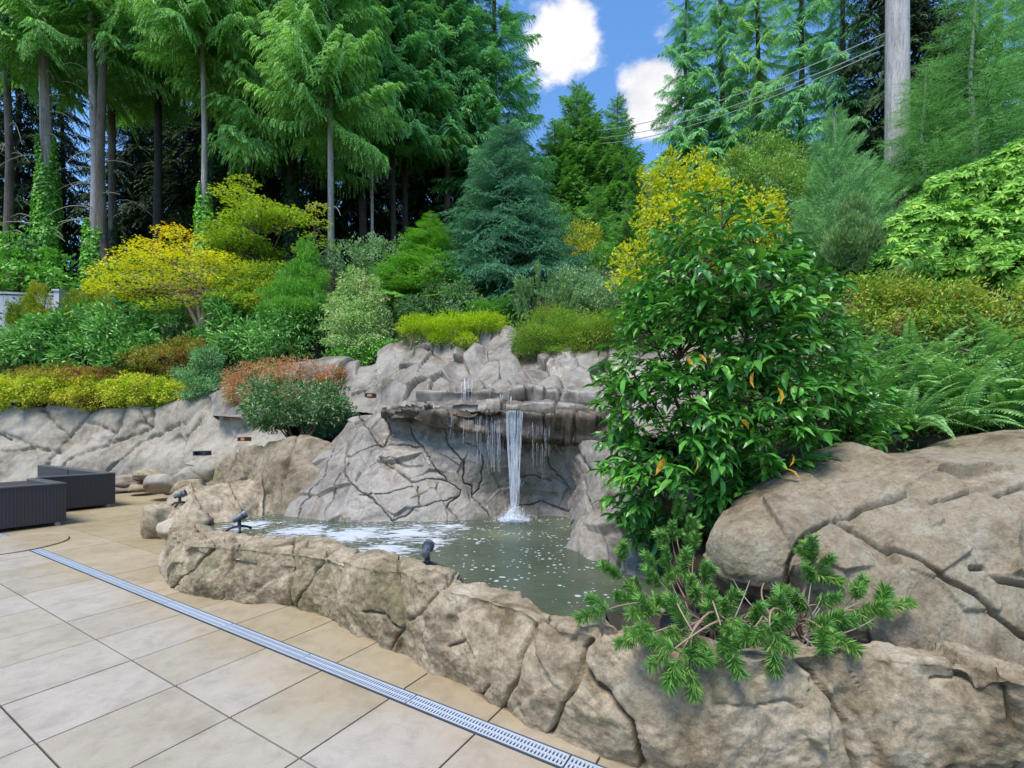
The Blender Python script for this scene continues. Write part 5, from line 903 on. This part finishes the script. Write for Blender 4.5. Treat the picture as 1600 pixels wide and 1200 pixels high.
maple('olive green maple tinged with orange beside the golden maple', FT['MO'], pads, [(360, 420), (390, 400), (410, 430)], 'maple_green', 5.4, 4.5, 16)
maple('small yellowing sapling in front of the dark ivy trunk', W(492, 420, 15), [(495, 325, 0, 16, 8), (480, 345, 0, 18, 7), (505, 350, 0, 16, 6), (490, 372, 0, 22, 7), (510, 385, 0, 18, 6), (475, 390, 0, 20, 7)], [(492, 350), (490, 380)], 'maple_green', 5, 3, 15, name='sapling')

# ---- needle shoots
def shoot(seed, n=260, L=.12, nl=.055, mat='pine', w=.0006, fwd=.4):
    r = np.random.RandomState(seed); acc = Acc(); t = r.rand(n) ** .8; P = np.stack([t * L, 0 * t, .1 * L * np.sin(t * 2)], -1); a = r.uniform(0, 2 * np.pi, n)
    D = np.stack([np.full(n, fwd) + .5 * t ** 3, np.cos(a), np.sin(a)], -1); V, Fa, ti = leaves(P, D, nl * r.uniform(.7, 1.1, n), w * 2.2, DIAMOND, None, .8); acc.add(V, Fa, ti)
    V, Fl = tube(np.array([(-.03, 0, 0), (0, 0, 0), (L * .5, 0, .04 * L), (L, 0, .09 * L)]), [.003, .003, .0028, .002], 5); acc.add(V, Fl, .0); V, Fl, T = acc.get()
    return mesh('shoot', V, Fl, M[mat], T)
SHO = [shoot(s) for s in (1, 2, 3)]; DPS = [shoot(s, 170, .30, .07, 'dwarf_pine', .003, .9) for s in (4, 5)]
mp_ = thing('mountain_pine', 'sprawling mountain pine with bare twigs growing out of the rock pocket', 'pine', tuple(W(1110, 1000, 2.75)))
tips = [(942, 955, 2.75, 200), (965, 900, 3.0, 150), (975, 870, 3.1, 100), (985, 940, 2.85, 160), (1000, 925, 3.0, 120), (1010, 990, 2.45, 170), (995, 1000, 2.4, 190), (1060, 800, 3.3, 85), (1050, 835, 3.2, 95), (1040, 850, 3.1, 110), (1075, 830, 3.2, 80), (1085, 860, 3.1, 75), (1020, 885, 3.0, 130), (1045, 880, 2.95, 110), (1070, 885, 2.9, 90), (1030, 910, 2.9, 140),
        (1060, 1030, 2.2, 250), (1080, 1050, 2.18, 275), (1045, 1020, 2.25, 225), (1090, 1000, 2.3, 300), (1065, 985, 2.35, 200), (1115, 970, 2.45, 95), (1135, 960, 2.5, 60), (1145, 975, 2.45, 330), (1135, 1005, 2.35, 280), (1150, 890, 2.85, 95), (1160, 905, 2.8, 60), (1195, 880, 2.75, 100), (1205, 900, 2.7, 45), (1180, 970, 2.4, 80), (1205, 1000, 2.3, 270), (1230, 940, 2.5, 110), (1270, 870, 2.5, 100),
        (1280, 890, 2.5, 60), (1265, 905, 2.5, 120), (1250, 945, 2.4, 150), (1275, 945, 2.4, 30), (1295, 990, 2.3, 320), (1230, 965, 2.4, 110), (1340, 925, 2.35, 90), (1355, 955, 2.3, 350), (1395, 948, 2.3, 5), (1285, 975, 2.35, 10), (1120, 940, 2.6, 120), (1080, 925, 2.7, 95), (1100, 905, 2.8, 80), (1010, 960, 2.7, 170), (1170, 990, 2.35, 210), (1215, 985, 2.35, 60), (1055, 950, 2.6, 160)]
acc = Acc(); rp = np.random.RandomState(12); hub = [W(1110, 1005, 2.7), W(1130, 1000, 2.65), W(1090, 990, 2.75)]; hub2 = [W(1235, 995, 2.45), W(1255, 998, 2.42)]
for k, (x, y, Y, an) in enumerate(tips):
    if y >= 1015: Y = 1.96
    elif y > 940: Y = min(Y, F * (CH - .67) / (y - HY))
    e = W(x, y, Y); a = math.radians(an); dv = np.array((math.cos(a), -.25 + .3 * rp.randn(), math.sin(a))); dv /= np.linalg.norm(dv)
    h0 = (hub2 if x > 1190 else hub)[rp.randint(2)]; mid_ = e - dv * np.linalg.norm(e - h0) * .45 + rp.randn(3) * .02
    V, Fl = tube(bez(h0, mid_, e, 10), np.linspace(.0075, .003, 10), 6); wpart('twig', V, Fl, M['twig'], mp_, smooth=True)
    for j in range(3 if rp.rand() < .3 else 2):
        dj = dv + (0 if j == 0 else 1) * rp.randn(3) * .55; dj /= np.linalg.norm(dj); q = Vector(dj).to_track_quat('X', 'Z').to_euler()
        put('shoot', SHO[rp.randint(3)], mp_, tuple(e - dv * .03 * j - np.array(mp_.location)), q, rp.uniform(.7, 1.05))
for k in range(60):
    h0 = (hub + hub2)[rp.randint(5)]; e = h0 + np.array((rp.uniform(-.3, .25), rp.uniform(-.25, .2), rp.uniform(.0, .35))); V, Fl = tube(bez(h0, h0 + (e - h0) * .5 + rp.randn(3) * .06, e, 8), np.linspace(.005, .0015, 8), 5); wpart('twig', V, Fl, M['twig_pale'], mp_, smooth=True)
# dwarf pine above the falls
dp = thing('dwarf_pine', 'grey green upright dwarf pine above the waterfall', 'pine', tuple(W(840, 505, 11.2)))
for k in range(95):
    x = rp.uniform(806, 896); hh = np.interp(x, [806, 820, 845, 862, 880, 896], [455, 440, 412, 440, 452, 470]); y = rp.uniform(hh + 8, 505); Y = 11.2 + rp.uniform(-.5, .5); e = W(x, y, Y); q = Vector(((x - 845) / 90 + .15 * rp.randn(), .2 * rp.randn() - .1, 1)).to_track_quat('X', 'Z').to_euler()
    put('shoot', DPS[k % 2], dp, tuple(e - np.array(dp.location)), q, rp.uniform(.9, 1.3))
acc = Acc()
for k in range(10): e = W(rp.uniform(815, 885), rp.uniform(440, 470), 11.2); V, Fl = tube(np.array([W(845, 510, 11.2), e * .5 + W(845, 500, 11.2) * .5, e]), [.04, .025, .01], 5); acc.add(V, Fl)
V, Fl, _ = acc.get(); wpart('stems', V, Fl, M['twig_dark'], dp, kind='stuff')

# ---- rhododendrons on the right: whorls of long leaves
def whorl(seed, mat='rhodo_bright', n=14, ll=.125, lw=.042):
    r = np.random.RandomState(seed); a = np.arange(n) * 2.4; el_ = r.uniform(-.25, .55, n); D = np.stack([np.cos(a) * np.cos(el_), np.sin(a) * np.cos(el_), np.sin(el_)], -1)
    V, Fa, ti = leaves(D * .008, D, ll * r.uniform(.75, 1.1, n), lw, LONG, None, .25); return mesh('leaf_whorl', V, Fa, M[mat], ti)
WH = [whorl(s) for s in range(4)]
GRH = 'bright rhododendrons on the steep bank'
for k, (bl, lb) in enumerate((([(1440, 385, 7.2, 62, 62), (1405, 415, 7.0, 40, 34), (1470, 330, 7.6, 60, 40)], 'rhododendron with bright rosettes nearest the young pine'), ([(1530, 390, 7.0, 66, 62), (1500, 310, 7.5, 60, 44), (1560, 290, 7.4, 50, 48)], 'biggest bright rhododendron in the middle of the steep bank'), ([(1610, 350, 6.9, 60, 80), (1590, 270, 7.2, 44, 44), (1600, 420, 6.6, 50, 36)], 'bright rhododendron cut by the picture edge'))):
    t = thing('rhododendron', lb, 'shrub', tuple(W(bl[0][0], 450, 7.0)), group=GRH); tot = sum(b[3] * b[4] for b in bl); A3 = Acc()
    for (px, py, Y, rx, ry) in bl:
        n = int(290 * rx * ry / tot); s = Y / F; c = W(px, py, Y)
        D = rp.randn(n, 3); D[:, 1] = -np.abs(D[:, 1]) - .1; D /= np.linalg.norm(D, axis=1)[:, None]; R = 1 + .2 * fbm(D * 2.5 + px, 3)
        for d, r in zip(D, R):
            Pq = c + d * np.array((rx * s, rx * s * .8, ry * s)) * r * rp.uniform(.8, 1.02); q = Vector(d * .9 + np.array((0, -.35, .45))).to_track_quat('Z', 'Y').to_euler()
            put('leaf_whorl', WH[rp.randint(4)], t, tuple(Pq - np.array(t.location)), q, rp.uniform(.75, 1.25))
        n2 = 2200; D = rp.randn(n2, 3); D /= np.linalg.norm(D, axis=1)[:, None]; Pq = c + D * np.array((rx * s, rx * s * .8, ry * s)) * .86 * rp.uniform(.6, 1, n2)[:, None]
        V, Fa, ti = leaves(Pq, D + .5 * rp.randn(n2, 3), .12, .035, LONG, None, .6); A3.add(V, Fa, ti)
    V, Fl, ti = A3.get(); wpart('foliage', V, Fl, M['rhodo'], t, tint=ti, kind='stuff')
# ---- ferns
def frond(seed, n=34, mat='fern', L=1.0, wd=.13):
    r = np.random.RandomState(seed); t = (np.arange(n) + .5) / n
    def ax(q): return np.stack([q * L * .86, .04 * np.sin(q * 3 + seed), .55 * L * q - .50 * L * q ** 2.2], -1)
    P = ax(t); T = np.gradient(P, axis=0); T /= np.linalg.norm(T, axis=1)[:, None]; Sd = np.cross(T, np.array((0, 0, 1.))); Sd /= np.linalg.norm(Sd, axis=1)[:, None]
    w_ = wd * np.sin(np.pi * (.08 + .9 * t)) ** .7 * (1 - .55 * t); acc = Acc()
    for sg in (1, -1):
        D = Sd * sg + T * .35 + np.array((0, 0, -.12)) + .06 * r.randn(n, 3); V, Fa, ti = leaves(P, D, w_ * r.uniform(.9, 1.1, n), .024 * L, LONG, np.cross(Sd, T), .12); acc.add(V, Fa, ti)
    V, Fl = tube(ax(np.linspace(0, 1, 10)), np.linspace(.006, .002, 10), 4); acc.add(V, Fl, .1); V, Fl, T_ = acc.get(); return mesh('frond', V, Fl, M[mat], T_)
FR_ = [frond(s) for s in (1, 2, 3)]; FB_ = [frond(4, mat='fern_brown')]
for k, (px, py, Y, n, sc, lb) in enumerate(((1415, 655, 5.0, 24, .85, 'sword fern clump nearest the glossy shrub'), (1475, 668, 4.9, 30, 1.0, 'sword fern with several bronze upright fronds'), (1550, 672, 4.8, 30, 1.0, 'full green sword fern above the boulder top'), (1620, 670, 4.8, 28, 1.05, 'sword fern cut by the picture edge above the boulder'), (1440, 600, 5.6, 22, .8, 'smaller sword fern behind the row at the spirea foot'), (1360, 640, 5.1, 20, .7, 'low sword fern half hidden by the glossy shrub'), (1585, 600, 5.5, 24, .9, 'upper sword fern under the spirea by the picture edge'), (1510, 605, 5.6, 22, .85, 'upper sword fern in the middle of the bank'), (1425, 690, 4.35, 20, .55, 'short sword fern touching the boulder top beside the glossy shrub'), (1500, 690, 4.4, 20, .6, 'short sword fern touching the middle of the boulder top'), (1575, 690, 4.4, 20, .6, 'short sword fern leaning over the outer boulder top'), (1340, 600, 5.8, 22, .8, 'sword fern behind the glossy shrub under the nearest spirea'))):
    n = int(n * 1.35); t = thing('sword_fern', lb, 'fern', tuple(W(px, py, Y)), group='sword ferns on the bank')
    if k in (8, 9, 10): t.location.z += .12
    for j in range(n):
        a = j * 2.4 + rp.uniform(-.3, .3); pit = rp.uniform(-.9, .25); up_ = (k in (1, 2, 7) and j % 9 == 0)
        put('frond', FB_[0] if up_ else FR_[rp.randint(3)], t, (0, 0, 0), (rp.uniform(-.2, .2), -1.0 if up_ else pit, a), sc * rp.uniform(.75, 1.15) * (.85 if up_ else 1.25))
# small bright fern leaves among the rhododendrons
t = thing('bank_fern', 'light green fern poking out below the bright rhododendrons', 'fern', tuple(W(1425, 425, 6.5)))
for j in range(12): put('frond', FR_[j % 3], t, (0, 0, 0), (0, rp.uniform(-.6, .1), j * 2.4), rp.uniform(.35, .6))

# ---- the big glossy shrub
gs = thing('laurel_shrub', 'big glossy dark green shrub with drooping pointed leaves between pool and boulder', 'shrub', tuple(W(1130, 862, 4.15)))
env = [(262, 1098, 1120), (300, 1058, 1175), (340, 1022, 1225), (380, 998, 1275), (430, 972, 1325), (480, 955, 1335), (520, 945, 1350), (560, 930, 1365), (600, 928, 1395), (640, 930, 1420), (680, 932, 1425), (720, 930, 1290), (760, 932, 1210), (800, 950, 1150), (840, 985, 1120), (865, 1000, 1090)]
ey = [e[0] for e in env]
def inside(x, y, mg=0):
    l = np.interp(y, ey, [e[1] for e in env]); r = np.interp(y, ey, [e[2] for e in env]); return l + mg <= x <= r - mg
tw = []
tries = 0
while len(tw) < 660 and tries < 20000:
    tries += 1; y = rp.uniform(270, 862); x = rp.uniform(925, 1430)
    if not inside(x, y, 8): continue
    l = np.interp(y, ey, [e[1] for e in env]); r = np.interp(y, ey, [e[2] for e in env]); u = (x - (l + r) / 2) / ((r - l) / 2)
    dep = math.sqrt(max(0, 1 - u * u)) * .95 * min(1, (r - l) / 300); q = rp.rand()
    Y = 4.15 - dep * (rp.uniform(.65, 1.0) if q < .62 else rp.uniform(-.8, .6))
    if y > 700 and x > 1150: Y = min(Y, 3.7)
    if x > 1290 and y > 600: Y = rp.uniform(3.75, 4.2)
    if y < 420 and rp.rand() < .35: continue
    if 600 < y < 720 and 1130 < x < 1230 and rp.rand() < .5: continue
    tw.append((x, y, Y))
base_ = W(1130, 865, 4.15); LP = []; LD = []
mains = [(1128, 300, 4.15), (1080, 420, 4.0), (1180, 400, 4.2), (1000, 600, 4.1), (1240, 480, 4.2), (1330, 590, 4.15), (985, 740, 4.0), (1060, 560, 3.7), (1180, 600, 3.6), (1280, 680, 3.9), (1050, 800, 3.7), (1390, 640, 4.1), (1000, 480, 4.1)]
ws = Acc(); mc = []
for mnn in mains:
    e = W(*mnn); c = base_ * .45 + e * .55 + np.array((0, 0, .22)) * (1 if mnn[1] < 700 else .4); crv = bez(base_ + rp.randn(3) * .04, c, e, 16); mc.append(crv)
    V, Fl = tube(crv, np.linspace(.026, .006, 16), 7); wpart('stem', V, Fl, M['twig_dark'], gs, smooth=True)
allm = np.concatenate([c[3:] for c in mc])
for (x, y, Y) in tw:
    e = W(x, y, Y); out_ = e - W(1140, min(max(y + 60, 420), 760), 4.2); out_ /= np.linalg.norm(out_) + 1e-9; d = out_ * .8 + np.array((0, -.15, .1)) + .35 * rp.randn(3); d /= np.linalg.norm(d); L = rp.uniform(.22, .36)
    if L * F / Y * abs(d[0]) > 60: L *= .7
    p0 = e - d * L * .8
    j = np.argmin(np.linalg.norm(allm - p0, axis=1)); V, Fl = tube(bez(allm[j], (allm[j] + p0) / 2 + np.array((0, 0, .05)), p0, 6), np.linspace(.006, .0035, 6), 4); ws.add(V, Fl)
    nlf = rp.randint(11, 16); t = (np.arange(nlf) + .3) / nlf; crv = p0 + d * (t * L)[:, None] + np.array((0, 0, -.22)) * (t ** 2 * L)[:, None]
    V, Fl = tube(crv, np.linspace(.0035, .0015, nlf), 4); ws.add(V, Fl)
    sd_ = np.cross(d, (0, 0, 1)); sd_ /= np.linalg.norm(sd_) + 1e-9; up_ = np.cross(sd_, d)
    for i in range(nlf):
        ph = i * 2.4 + rp.uniform(-.4, .4); ld = d * (.35 + .5 * t[i]) + sd_ * math.cos(ph) * .95 + up_ * math.sin(ph) * .4 + np.array((0, 0, -.42)) + .15 * rp.randn(3)
        LP.append(crv[i]); LD.append(ld)
V, Fl, _ = ws.get(); wpart('twigs', V, Fl, M['twig_dark'], gs, kind='stuff')
LP = np.array(LP); LD = np.array(LD); LD /= np.linalg.norm(LD, axis=1)[:, None]
q = proj(LP + LD * .06); ok = np.array([inside(a, b, -8) for a, b in q]) & (np.abs(LP[:, 2]) < 9); LP = LP[ok]; LD = LD[ok]
order = np.argsort(LP[:, 1]); near = order[:290]; rest = order[290:]
V, Fa, ti = leaves(LP[rest], LD[rest], .135 * RS.uniform(.55, 1.2, len(rest)), .046, LONG, None, .35); wpart('foliage', V, Fa, M['laurel'], gs, tint=ti, kind='stuff')
lms = []
for k in range(5):
    V, Fa, ti = leaves(np.zeros((1, 3)), np.array([(1., 0, 0)]), .13, .05, LONG, np.array([(0, 0, 1.)]), .0); V = V + 0; V[:, 2] -= .9 * V[:, 0] ** 2 * (k * .6); lms.append(mesh('leaf', V, Fa, M['laurel'], ti * 0 + k / 4))
ym = mesh('leaf', V, Fa, M['laurel_yellow'], ti)
for k, i in enumerate(near):
    qd = Vector(LD[i]).to_track_quat('X', 'Z').to_euler(); qd.rotate_axis('X', rp.uniform(-.5, .5)); put('leaf', lms[rp.randint(5)], gs, tuple(LP[i] - np.array(gs.location)), qd, rp.uniform(.6, 1.25))
for (x, y, Y) in ((1158, 655, 3.15), (1087, 715, 3.1), (1073, 555, 3.1), (1092, 553, 3.1), (1108, 553, 3.12), (1178, 580, 3.1), (1215, 605, 3.2), (1038, 716, 3.1), (1238, 708, 3.2)):
    put('leaf', ym, gs, tuple(W(x, y, Y) - np.array(gs.location)), (rp.uniform(-1.2, 1.2), rp.uniform(.3, 1.5), rp.uniform(-2, 2)), rp.uniform(.5, .95), label='orange yellow turning leaf')

# ---- fallen leaves
lfm = {}
def fallen(label, px, py, z_or_Y, usez, sc=1.0, group='fallen leaves on rock and water'):
    p_ = WZ(px, py, z_or_Y) if usez else W(px, py, z_or_Y)
    o = put('fallen_leaf', ym, None, tuple(p_), (rp.uniform(-.2, .2), rp.uniform(-.15, .15), rp.uniform(0, 6)), sc); o['label'] = label; o['category'] = 'leaf'; o['group'] = group
fallen('yellow leaf floating on the green pool water', 828, 889, .368, True, .6)
fallen('curled tan leaf lying on the boulder under the glossy shrub', 1222, 733, 3.32, False, 1.0)
fallen('small brown leaf on the boulder right of the curled one', 1310, 729, 3.2, False, .5)
fallen('orange leaf on the rock edge below the mountain pine', 1170, 1011, 2.3, False, .9)
fallen('brown leaf caught beside the orange leaf below the pine', 1190, 1013, 2.28, False, .7)

lt = Acc(); rl = np.random.RandomState(31)
for k in range(46):
    a_, b_ = rl.uniform(-9, 2.5), rl.choice([rl.uniform(-2.5, .5), rl.uniform(.75, 1.9)]); q = E(a_, b_); yb = np.interp(q[0], cb[:, 0], cb[:, 1])
    if q[0] > -4 and q[1] > yb - .03: continue
    V, Fa, ti = leaves(np.array([(q[0], q[1], .006)]), np.array([(rl.randn(), rl.randn(), .05)]), rl.uniform(.006, .022), rl.uniform(.004, .012), DIAMOND, np.array([(0, 0, 1.)]), .3); lt.add(V, Fa, ti)
V, Fl, ti = lt.get(); o = put('litter', mesh('litter', V, Fl, M['laurel_yellow'], ti)); o['kind'] = 'stuff'; o['label'] = 'tiny dry leaf bits scattered over the paving'
# ---- undergrowth over the slope
n = 42000; X = RS.uniform(-1, 1, n); Yv = np.where(RS.rand(n) < .12, RS.uniform(4.1, 6.4, n), RS.uniform(6.2, 30, n)); X = X * Yv * 1.2; Z = terrain_z(X, Yv)
qp = proj(np.stack([X, Yv, Z], -1)); keep = ((qp[:, 1] < 590) | (Yv < 6.4)) & (qp[:, 0] > -60) & (qp[:, 0] < 1660) & ((Yv > 11.5) | (X > 2.0)) & (qp[:, 1] < 760); X, Yv, Z = X[keep], Yv[keep], Z[keep]; n = len(X)
rep = 5; X = np.repeat(X, rep) + RS.randn(n * rep) * .12; Yv = np.repeat(Yv, rep) + RS.randn(n * rep) * .12; Z = np.repeat(Z, rep) + RS.rand(n * rep) ** 1.5 * .45 * (1 + vnoise(np.stack([X, Yv, X * 0], -1) * .8))
Pu = np.stack([X, Yv, Z], -1); D = RS.randn(len(X), 3) + np.array((0, -.4, .8))
V, Fa, ti = leaves(Pu, D, .009 * Yv + .02, (.009 * Yv + .02) * .45, DIAMOND, np.tile((0, -.6, .7), (len(X), 1)), .5)
ug = put('undergrowth', mesh('undergrowth', V, Fa, M['under'], ti)); ug['kind'] = 'stuff'; ug['label'] = 'low dark green undergrowth covering the slope'

# ================================================================== FURNITURE AND FITTINGS
# ---- grey fence in the left corner
fn = thing('fence', 'weathered grey vertical board fence at the far corner', 'fence', tuple(W(40, 510, 16.5)))
def fpanel(x0, y0, x1, y1, Y0, Y1, n):
    for k in range(n):
        q0, q1 = k / n, (k + .94) / n; a = W(x0 + (x1 - x0) * q0, y0 + (y1 - y0) * q0, Y0 + (Y1 - Y0) * q0); b = W(x0 + (x1 - x0) * q1, y0 + (y1 - y0) * q1, Y0 + (Y1 - Y0) * q1)
        V = [a + (0, 0, -2.2), b + (0, 0, -2.2), b, a]; V = np.array([np.array(v) for v in V] + [np.array(v) + (0, .03, 0) for v in V]); wpart('board', V, np.array([(0, 1, 2, 3), (5, 4, 7, 6), (3, 2, 6, 7), (0, 3, 7, 4), (1, 5, 6, 2), (0, 4, 5, 1)]), M['fence'], fn)
    a = W(x0, y0 - 2, Y0) + (0, -.03, 0); b = W(x1, y1 - 2, Y1) + (0, -.03, 0); V = np.array([a, b, b + (0, 0, .07), a + (0, 0, .07), a + (0, .09, 0), b + (0, .09, 0), b + (0, .09, .07), a + (0, .09, .07)]); wpart('rail', V, np.array([(0, 1, 2, 3), (5, 4, 7, 6), (3, 2, 6, 7), (0, 4, 5, 1), (0, 3, 7, 4), (1, 5, 6, 2)]), M['fence'], fn)
fpanel(-90, 458, 88, 464, 15.9, 16.2, 26); fpanel(97, 462, 180, 465, 16.5, 17.2, 12)
a = W(92, 456, 16.1); V, Fq = boxm(a[0] - .09, a[0] + .09, a[1] - .09, a[1] + .09, a[2] - 2.4, a[2]); wpart('post', V, Fq, M['fence'], fn)
V, Fq = boxm(a[0] - .13, a[0] + .13, a[1] - .13, a[1] + .13, a[2] + .002, a[2] + .06); wpart('post_cap', V, Fq, M['fence'], fn)
# ---- wicker sofa modules
m, nt, p, _ = newmat('dark_wicker'); tcn = N(nt, 'ShaderNodeTexCoord'); wv1 = N(nt, 'ShaderNodeTexWave', wave_type='BANDS', bands_direction='Z'); wv1.inputs['Scale'].default_value = 22; LK(nt, tcn.outputs['Object'], wv1.inputs['Vector'])
sx = N(nt, 'ShaderNodeSeparateXYZ'); LK(nt, tcn.outputs['Object'], sx.inputs[0]); s_ = MATH(nt, 'SINE', MATH(nt, 'MULTIPLY', MATH(nt, 'ADD', sx.outputs[0], sx.outputs[1]), 150)); wk = MATH(nt, 'MULTIPLY_ADD', s_, .25, .5)
hgt = MATH(nt, 'MULTIPLY', wv1.outputs['Fac'], wk); LK(nt, mixc(nt, hgt, (.026, .022, .022), (.095, .085, .085)), p.inputs['Base Color']); p.inputs['Roughness'].default_value = .5; bump(nt, p, hgt, .8, .01); M['wicker'] = m
M['wicker_top'] = plain('dark_rim', (.08, .076, .08), .45)
def sofa(label, e1a, e1b, e2a, e2b, sides, h=.71):
    """sides: which edges carry a high back: 'a','b' along e1 min/max, 'c','d' along e2 min/max; local x = E1, y = E2"""
    o = E(e1a, e2a); t = thing('wicker_sofa', label, 'sofa', (o[0], o[1], 0), ROT, group='dark wicker sofa modules'); w1, w2 = e1b - e1a, e2b - e2a; k_ = .14
    def bp(n_, x0, x1, y0, y1, z0, z1, mt='wicker', bev=0): V, Fq = boxm(x0, x1, y0, y1, z0, z1, bev); put(n_, mesh(n_, V, Fq, M[mt]), t)
    bp('seat', .002 + (k_ if 'a' in sides else 0), w1 - .002 - (k_ if 'b' in sides else 0), .002 + (k_ if 'c' in sides else 0), w2 - .002 - (k_ if 'd' in sides else 0), .08, .33)
    for s in sides:
        x0, x1, y0, y1 = {'a': (0, k_ - .002, 0, w2), 'b': (w1 - k_ + .002, w1, 0, w2), 'c': (k_ if 'a' in sides else 0, w1 - (k_ if 'b' in sides else 0), 0, k_ - .002), 'd': (k_ if 'a' in sides else 0, w1 - (k_ if 'b' in sides else 0), w2 - k_ + .002, w2)}[s]
        bp('backrest', x0, x1, y0, y1, .06, h - .03); bp('top_rim', x0 - .004, x1 + .004, y0 - .004, y1 + .004, h - .028, h, 'wicker_top', .01)
    for (x, y) in ((.06, .06), (w1 - .12, .06), (.06, w2 - .12), (w1 - .12, w2 - .12)): bp('foot', x, x + .06, y, y + .06, 0, .079, 'foot')
sofa('dark wicker sofa module nearest the drain with its back to the pool', -7.42, -5.95, -1.2, 1.45, 'bd')
sofa('dark wicker corner sofa module farther back towards the rocks', -9.75, -7.58, 1.50, 2.66, 'bd')
sofa('dark wicker sofa module at the frame edge against the rock wall', -11.9, -9.80, 1.50, 2.66, 'd')
# ---- spotlights on the coping
def ring(r0, n, ax='z'): th = np.linspace(0, 2 * np.pi, n); return np.stack([r0 * np.cos(th), r0 * np.sin(th), 0 * th], -1)
def spotlight(label, P0, yaw, pitch, sc=1.0, hoop=False):
    t = thing('pool_spotlight', label, 'spotlight', tuple(P0), yaw, group='small spotlights on the pool rocks')
    for k in range(3):
        a = k * 2.094 + .5; d = np.array((math.cos(a), math.sin(a), 0)); V, Fl = tube(bez((0, 0, .045 * sc), d * .07 * sc + np.array((0, 0, .05 * sc)), d * .14 * sc + np.array((0, 0, .002)), 8), np.array([.014, .014, .014, .013, .012, .012, .014, .016]) * sc, 8); put('leg', mesh('leg', V, Fl, M['black'], smooth=True), t)
    V, Fl = tube(np.array([(0, 0, .035), (0, 0, .06), (0, 0, .10), (0, 0, .115)]) * sc, np.array([.026, .02, .018, .024]) * sc, 12); put('neck', mesh('neck', V, Fl, M['black'], smooth=True), t)
    dv = np.array((math.cos(pitch), 0, math.sin(pitch))); c0 = np.array((0, 0, .15)) * sc
    V, Fl = tube(np.array([c0 - dv * .075 * sc, c0 - dv * .07 * sc, c0 - dv * .01 * sc, c0 + dv * .02 * sc, c0 + dv * .022 * sc, c0 + dv * .075 * sc]), np.array([.018, .030, .034, .034, .044, .046]) * sc, 18); hd = put('lamp_head', mesh('lamp_head', V, Fl, M['slate'], smooth=False), t)
    V, Fl = tube(np.array([c0 + dv * .0755 * sc, c0 + dv * .078 * sc]), np.array([.038, .036]) * sc, 18); put('lens', mesh('lens', V, Fl, M['black']), t)
    V, Fl = tube(np.array([c0 + dv * .03 * sc, c0 + dv * .04 * sc]), np.array([.048, .048]) * sc, 18); put('clamp_ring', mesh('clamp_ring', V, Fl, M['black']), t)
    if hoop:
        th = np.linspace(0, 2 * np.pi, 20); cpt = np.array((-.045, -.02, .115)) * sc; V, Fl = tube(cpt + .05 * sc * np.stack([np.cos(th) * .8, np.cos(th) * .5, np.sin(th)], -1), .006 * sc, 6, False); put('cable', mesh('cable', V, Fl, M['black'], smooth=True), t)
spotlight('black tripod spotlight with a looped cable on the near tan coping', WZ(667, 888, .565), 1.5, .35, .92, True)
spotlight('grey barrel spotlight on the coping beside the foam', WZ(374, 829, .46), .6, .5, 1.0)
spotlight('grey barrel spotlight on the upright rock at the pool corner', W(281, 790, 6.75), .3, .35, 1.05)
M['glow'] = plain('lamp_glow', (.9, .6, .3), .5); M['glow'].node_tree.nodes['Principled BSDF'].inputs['Emission Color'].default_value = (1, .45, .18, 1); M['glow'].node_tree.nodes['Principled BSDF'].inputs['Emission Strength'].default_value = .2
M['dim'] = plain('dim_orange_lens', (.35, .13, .05), .4)
def boxlamp(label, px, py, Y, w_, h, lens):
    s = Y / F; c = W(px, py, Y); t = thing('rock_lamp', label, 'lamp', tuple(c), group='recessed lamps in the rocks'); hw, hh = w_ * s * .42, h * s * .40
    for (x0, x1, z0, z1) in ((-hw, hw, hh * .6, hh), (-hw, hw, -hh, -hh * .6), (-hw, -hw * .72, -hh * .598, hh * .598), (hw * .72, hw, -hh * .598, hh * .598)): V, Fq = boxm(x0, x1, -.12, .12, z0, z1); put('housing', mesh('housing', V, Fq, M['black' if lens is None else 'twig_dark']), t)
    V, Fq = boxm(-hw * .718, hw * .718, -.04, .1, -hh * .598, hh * .598); put('lens', mesh('lens', V, Fq, M[lens or 'black']), t)
boxlamp('lit recessed lamp below the pinkish rock slab', 579, 618, 8.55, 15, 8, 'glow')
boxlamp('dim orange recessed lamp in the pale rock near the red azalea', 382, 686, 9.75, 14, 8, 'glow')
boxlamp('orange recessed lamp under the dark domed shrub', 440, 668, 8.5, 15, 8, 'dim')
boxlamp('black box lamp lying on the rocks beside the far paving', 316, 708, 10.6, 22, 9, None)
boxlamp('flat black lamp on the juniper mat above the ledge', 838, 517, 9.7, 12, 4, None)
boxlamp('small black lamp at the foot of the golden hedge', 27, 632, 13.1, 9, 8, None)
# ---- round grey drum in the pine
c = W(1062, 978, 2.45); dm = thing('grey_drum', 'round dull grey drum lamp half hidden by the mountain pine', 'lamp', (c[0], c[1], c[2] - .11))
a_ = np.array((-.25, -.9, .35)); a_ /= np.linalg.norm(a_); V, Fl = tube(np.array([c + a_ * s for s in (-.16, -.15, .04, .055, .057, .03)]), [.075, .096, .10, .098, .086, .082], 32, False); wpart('barrel', V, Fl, M['drum'], dm, smooth=False)
V, Fl = tube(np.array([c + a_ * .025, c + a_ * .03]), [.0815, .0815], 32); wpart('lens', V, Fl, M['drum'], dm)
print('TRIS', MESH_TRIS[0], 'OBJ', len(bpy.data.objects))
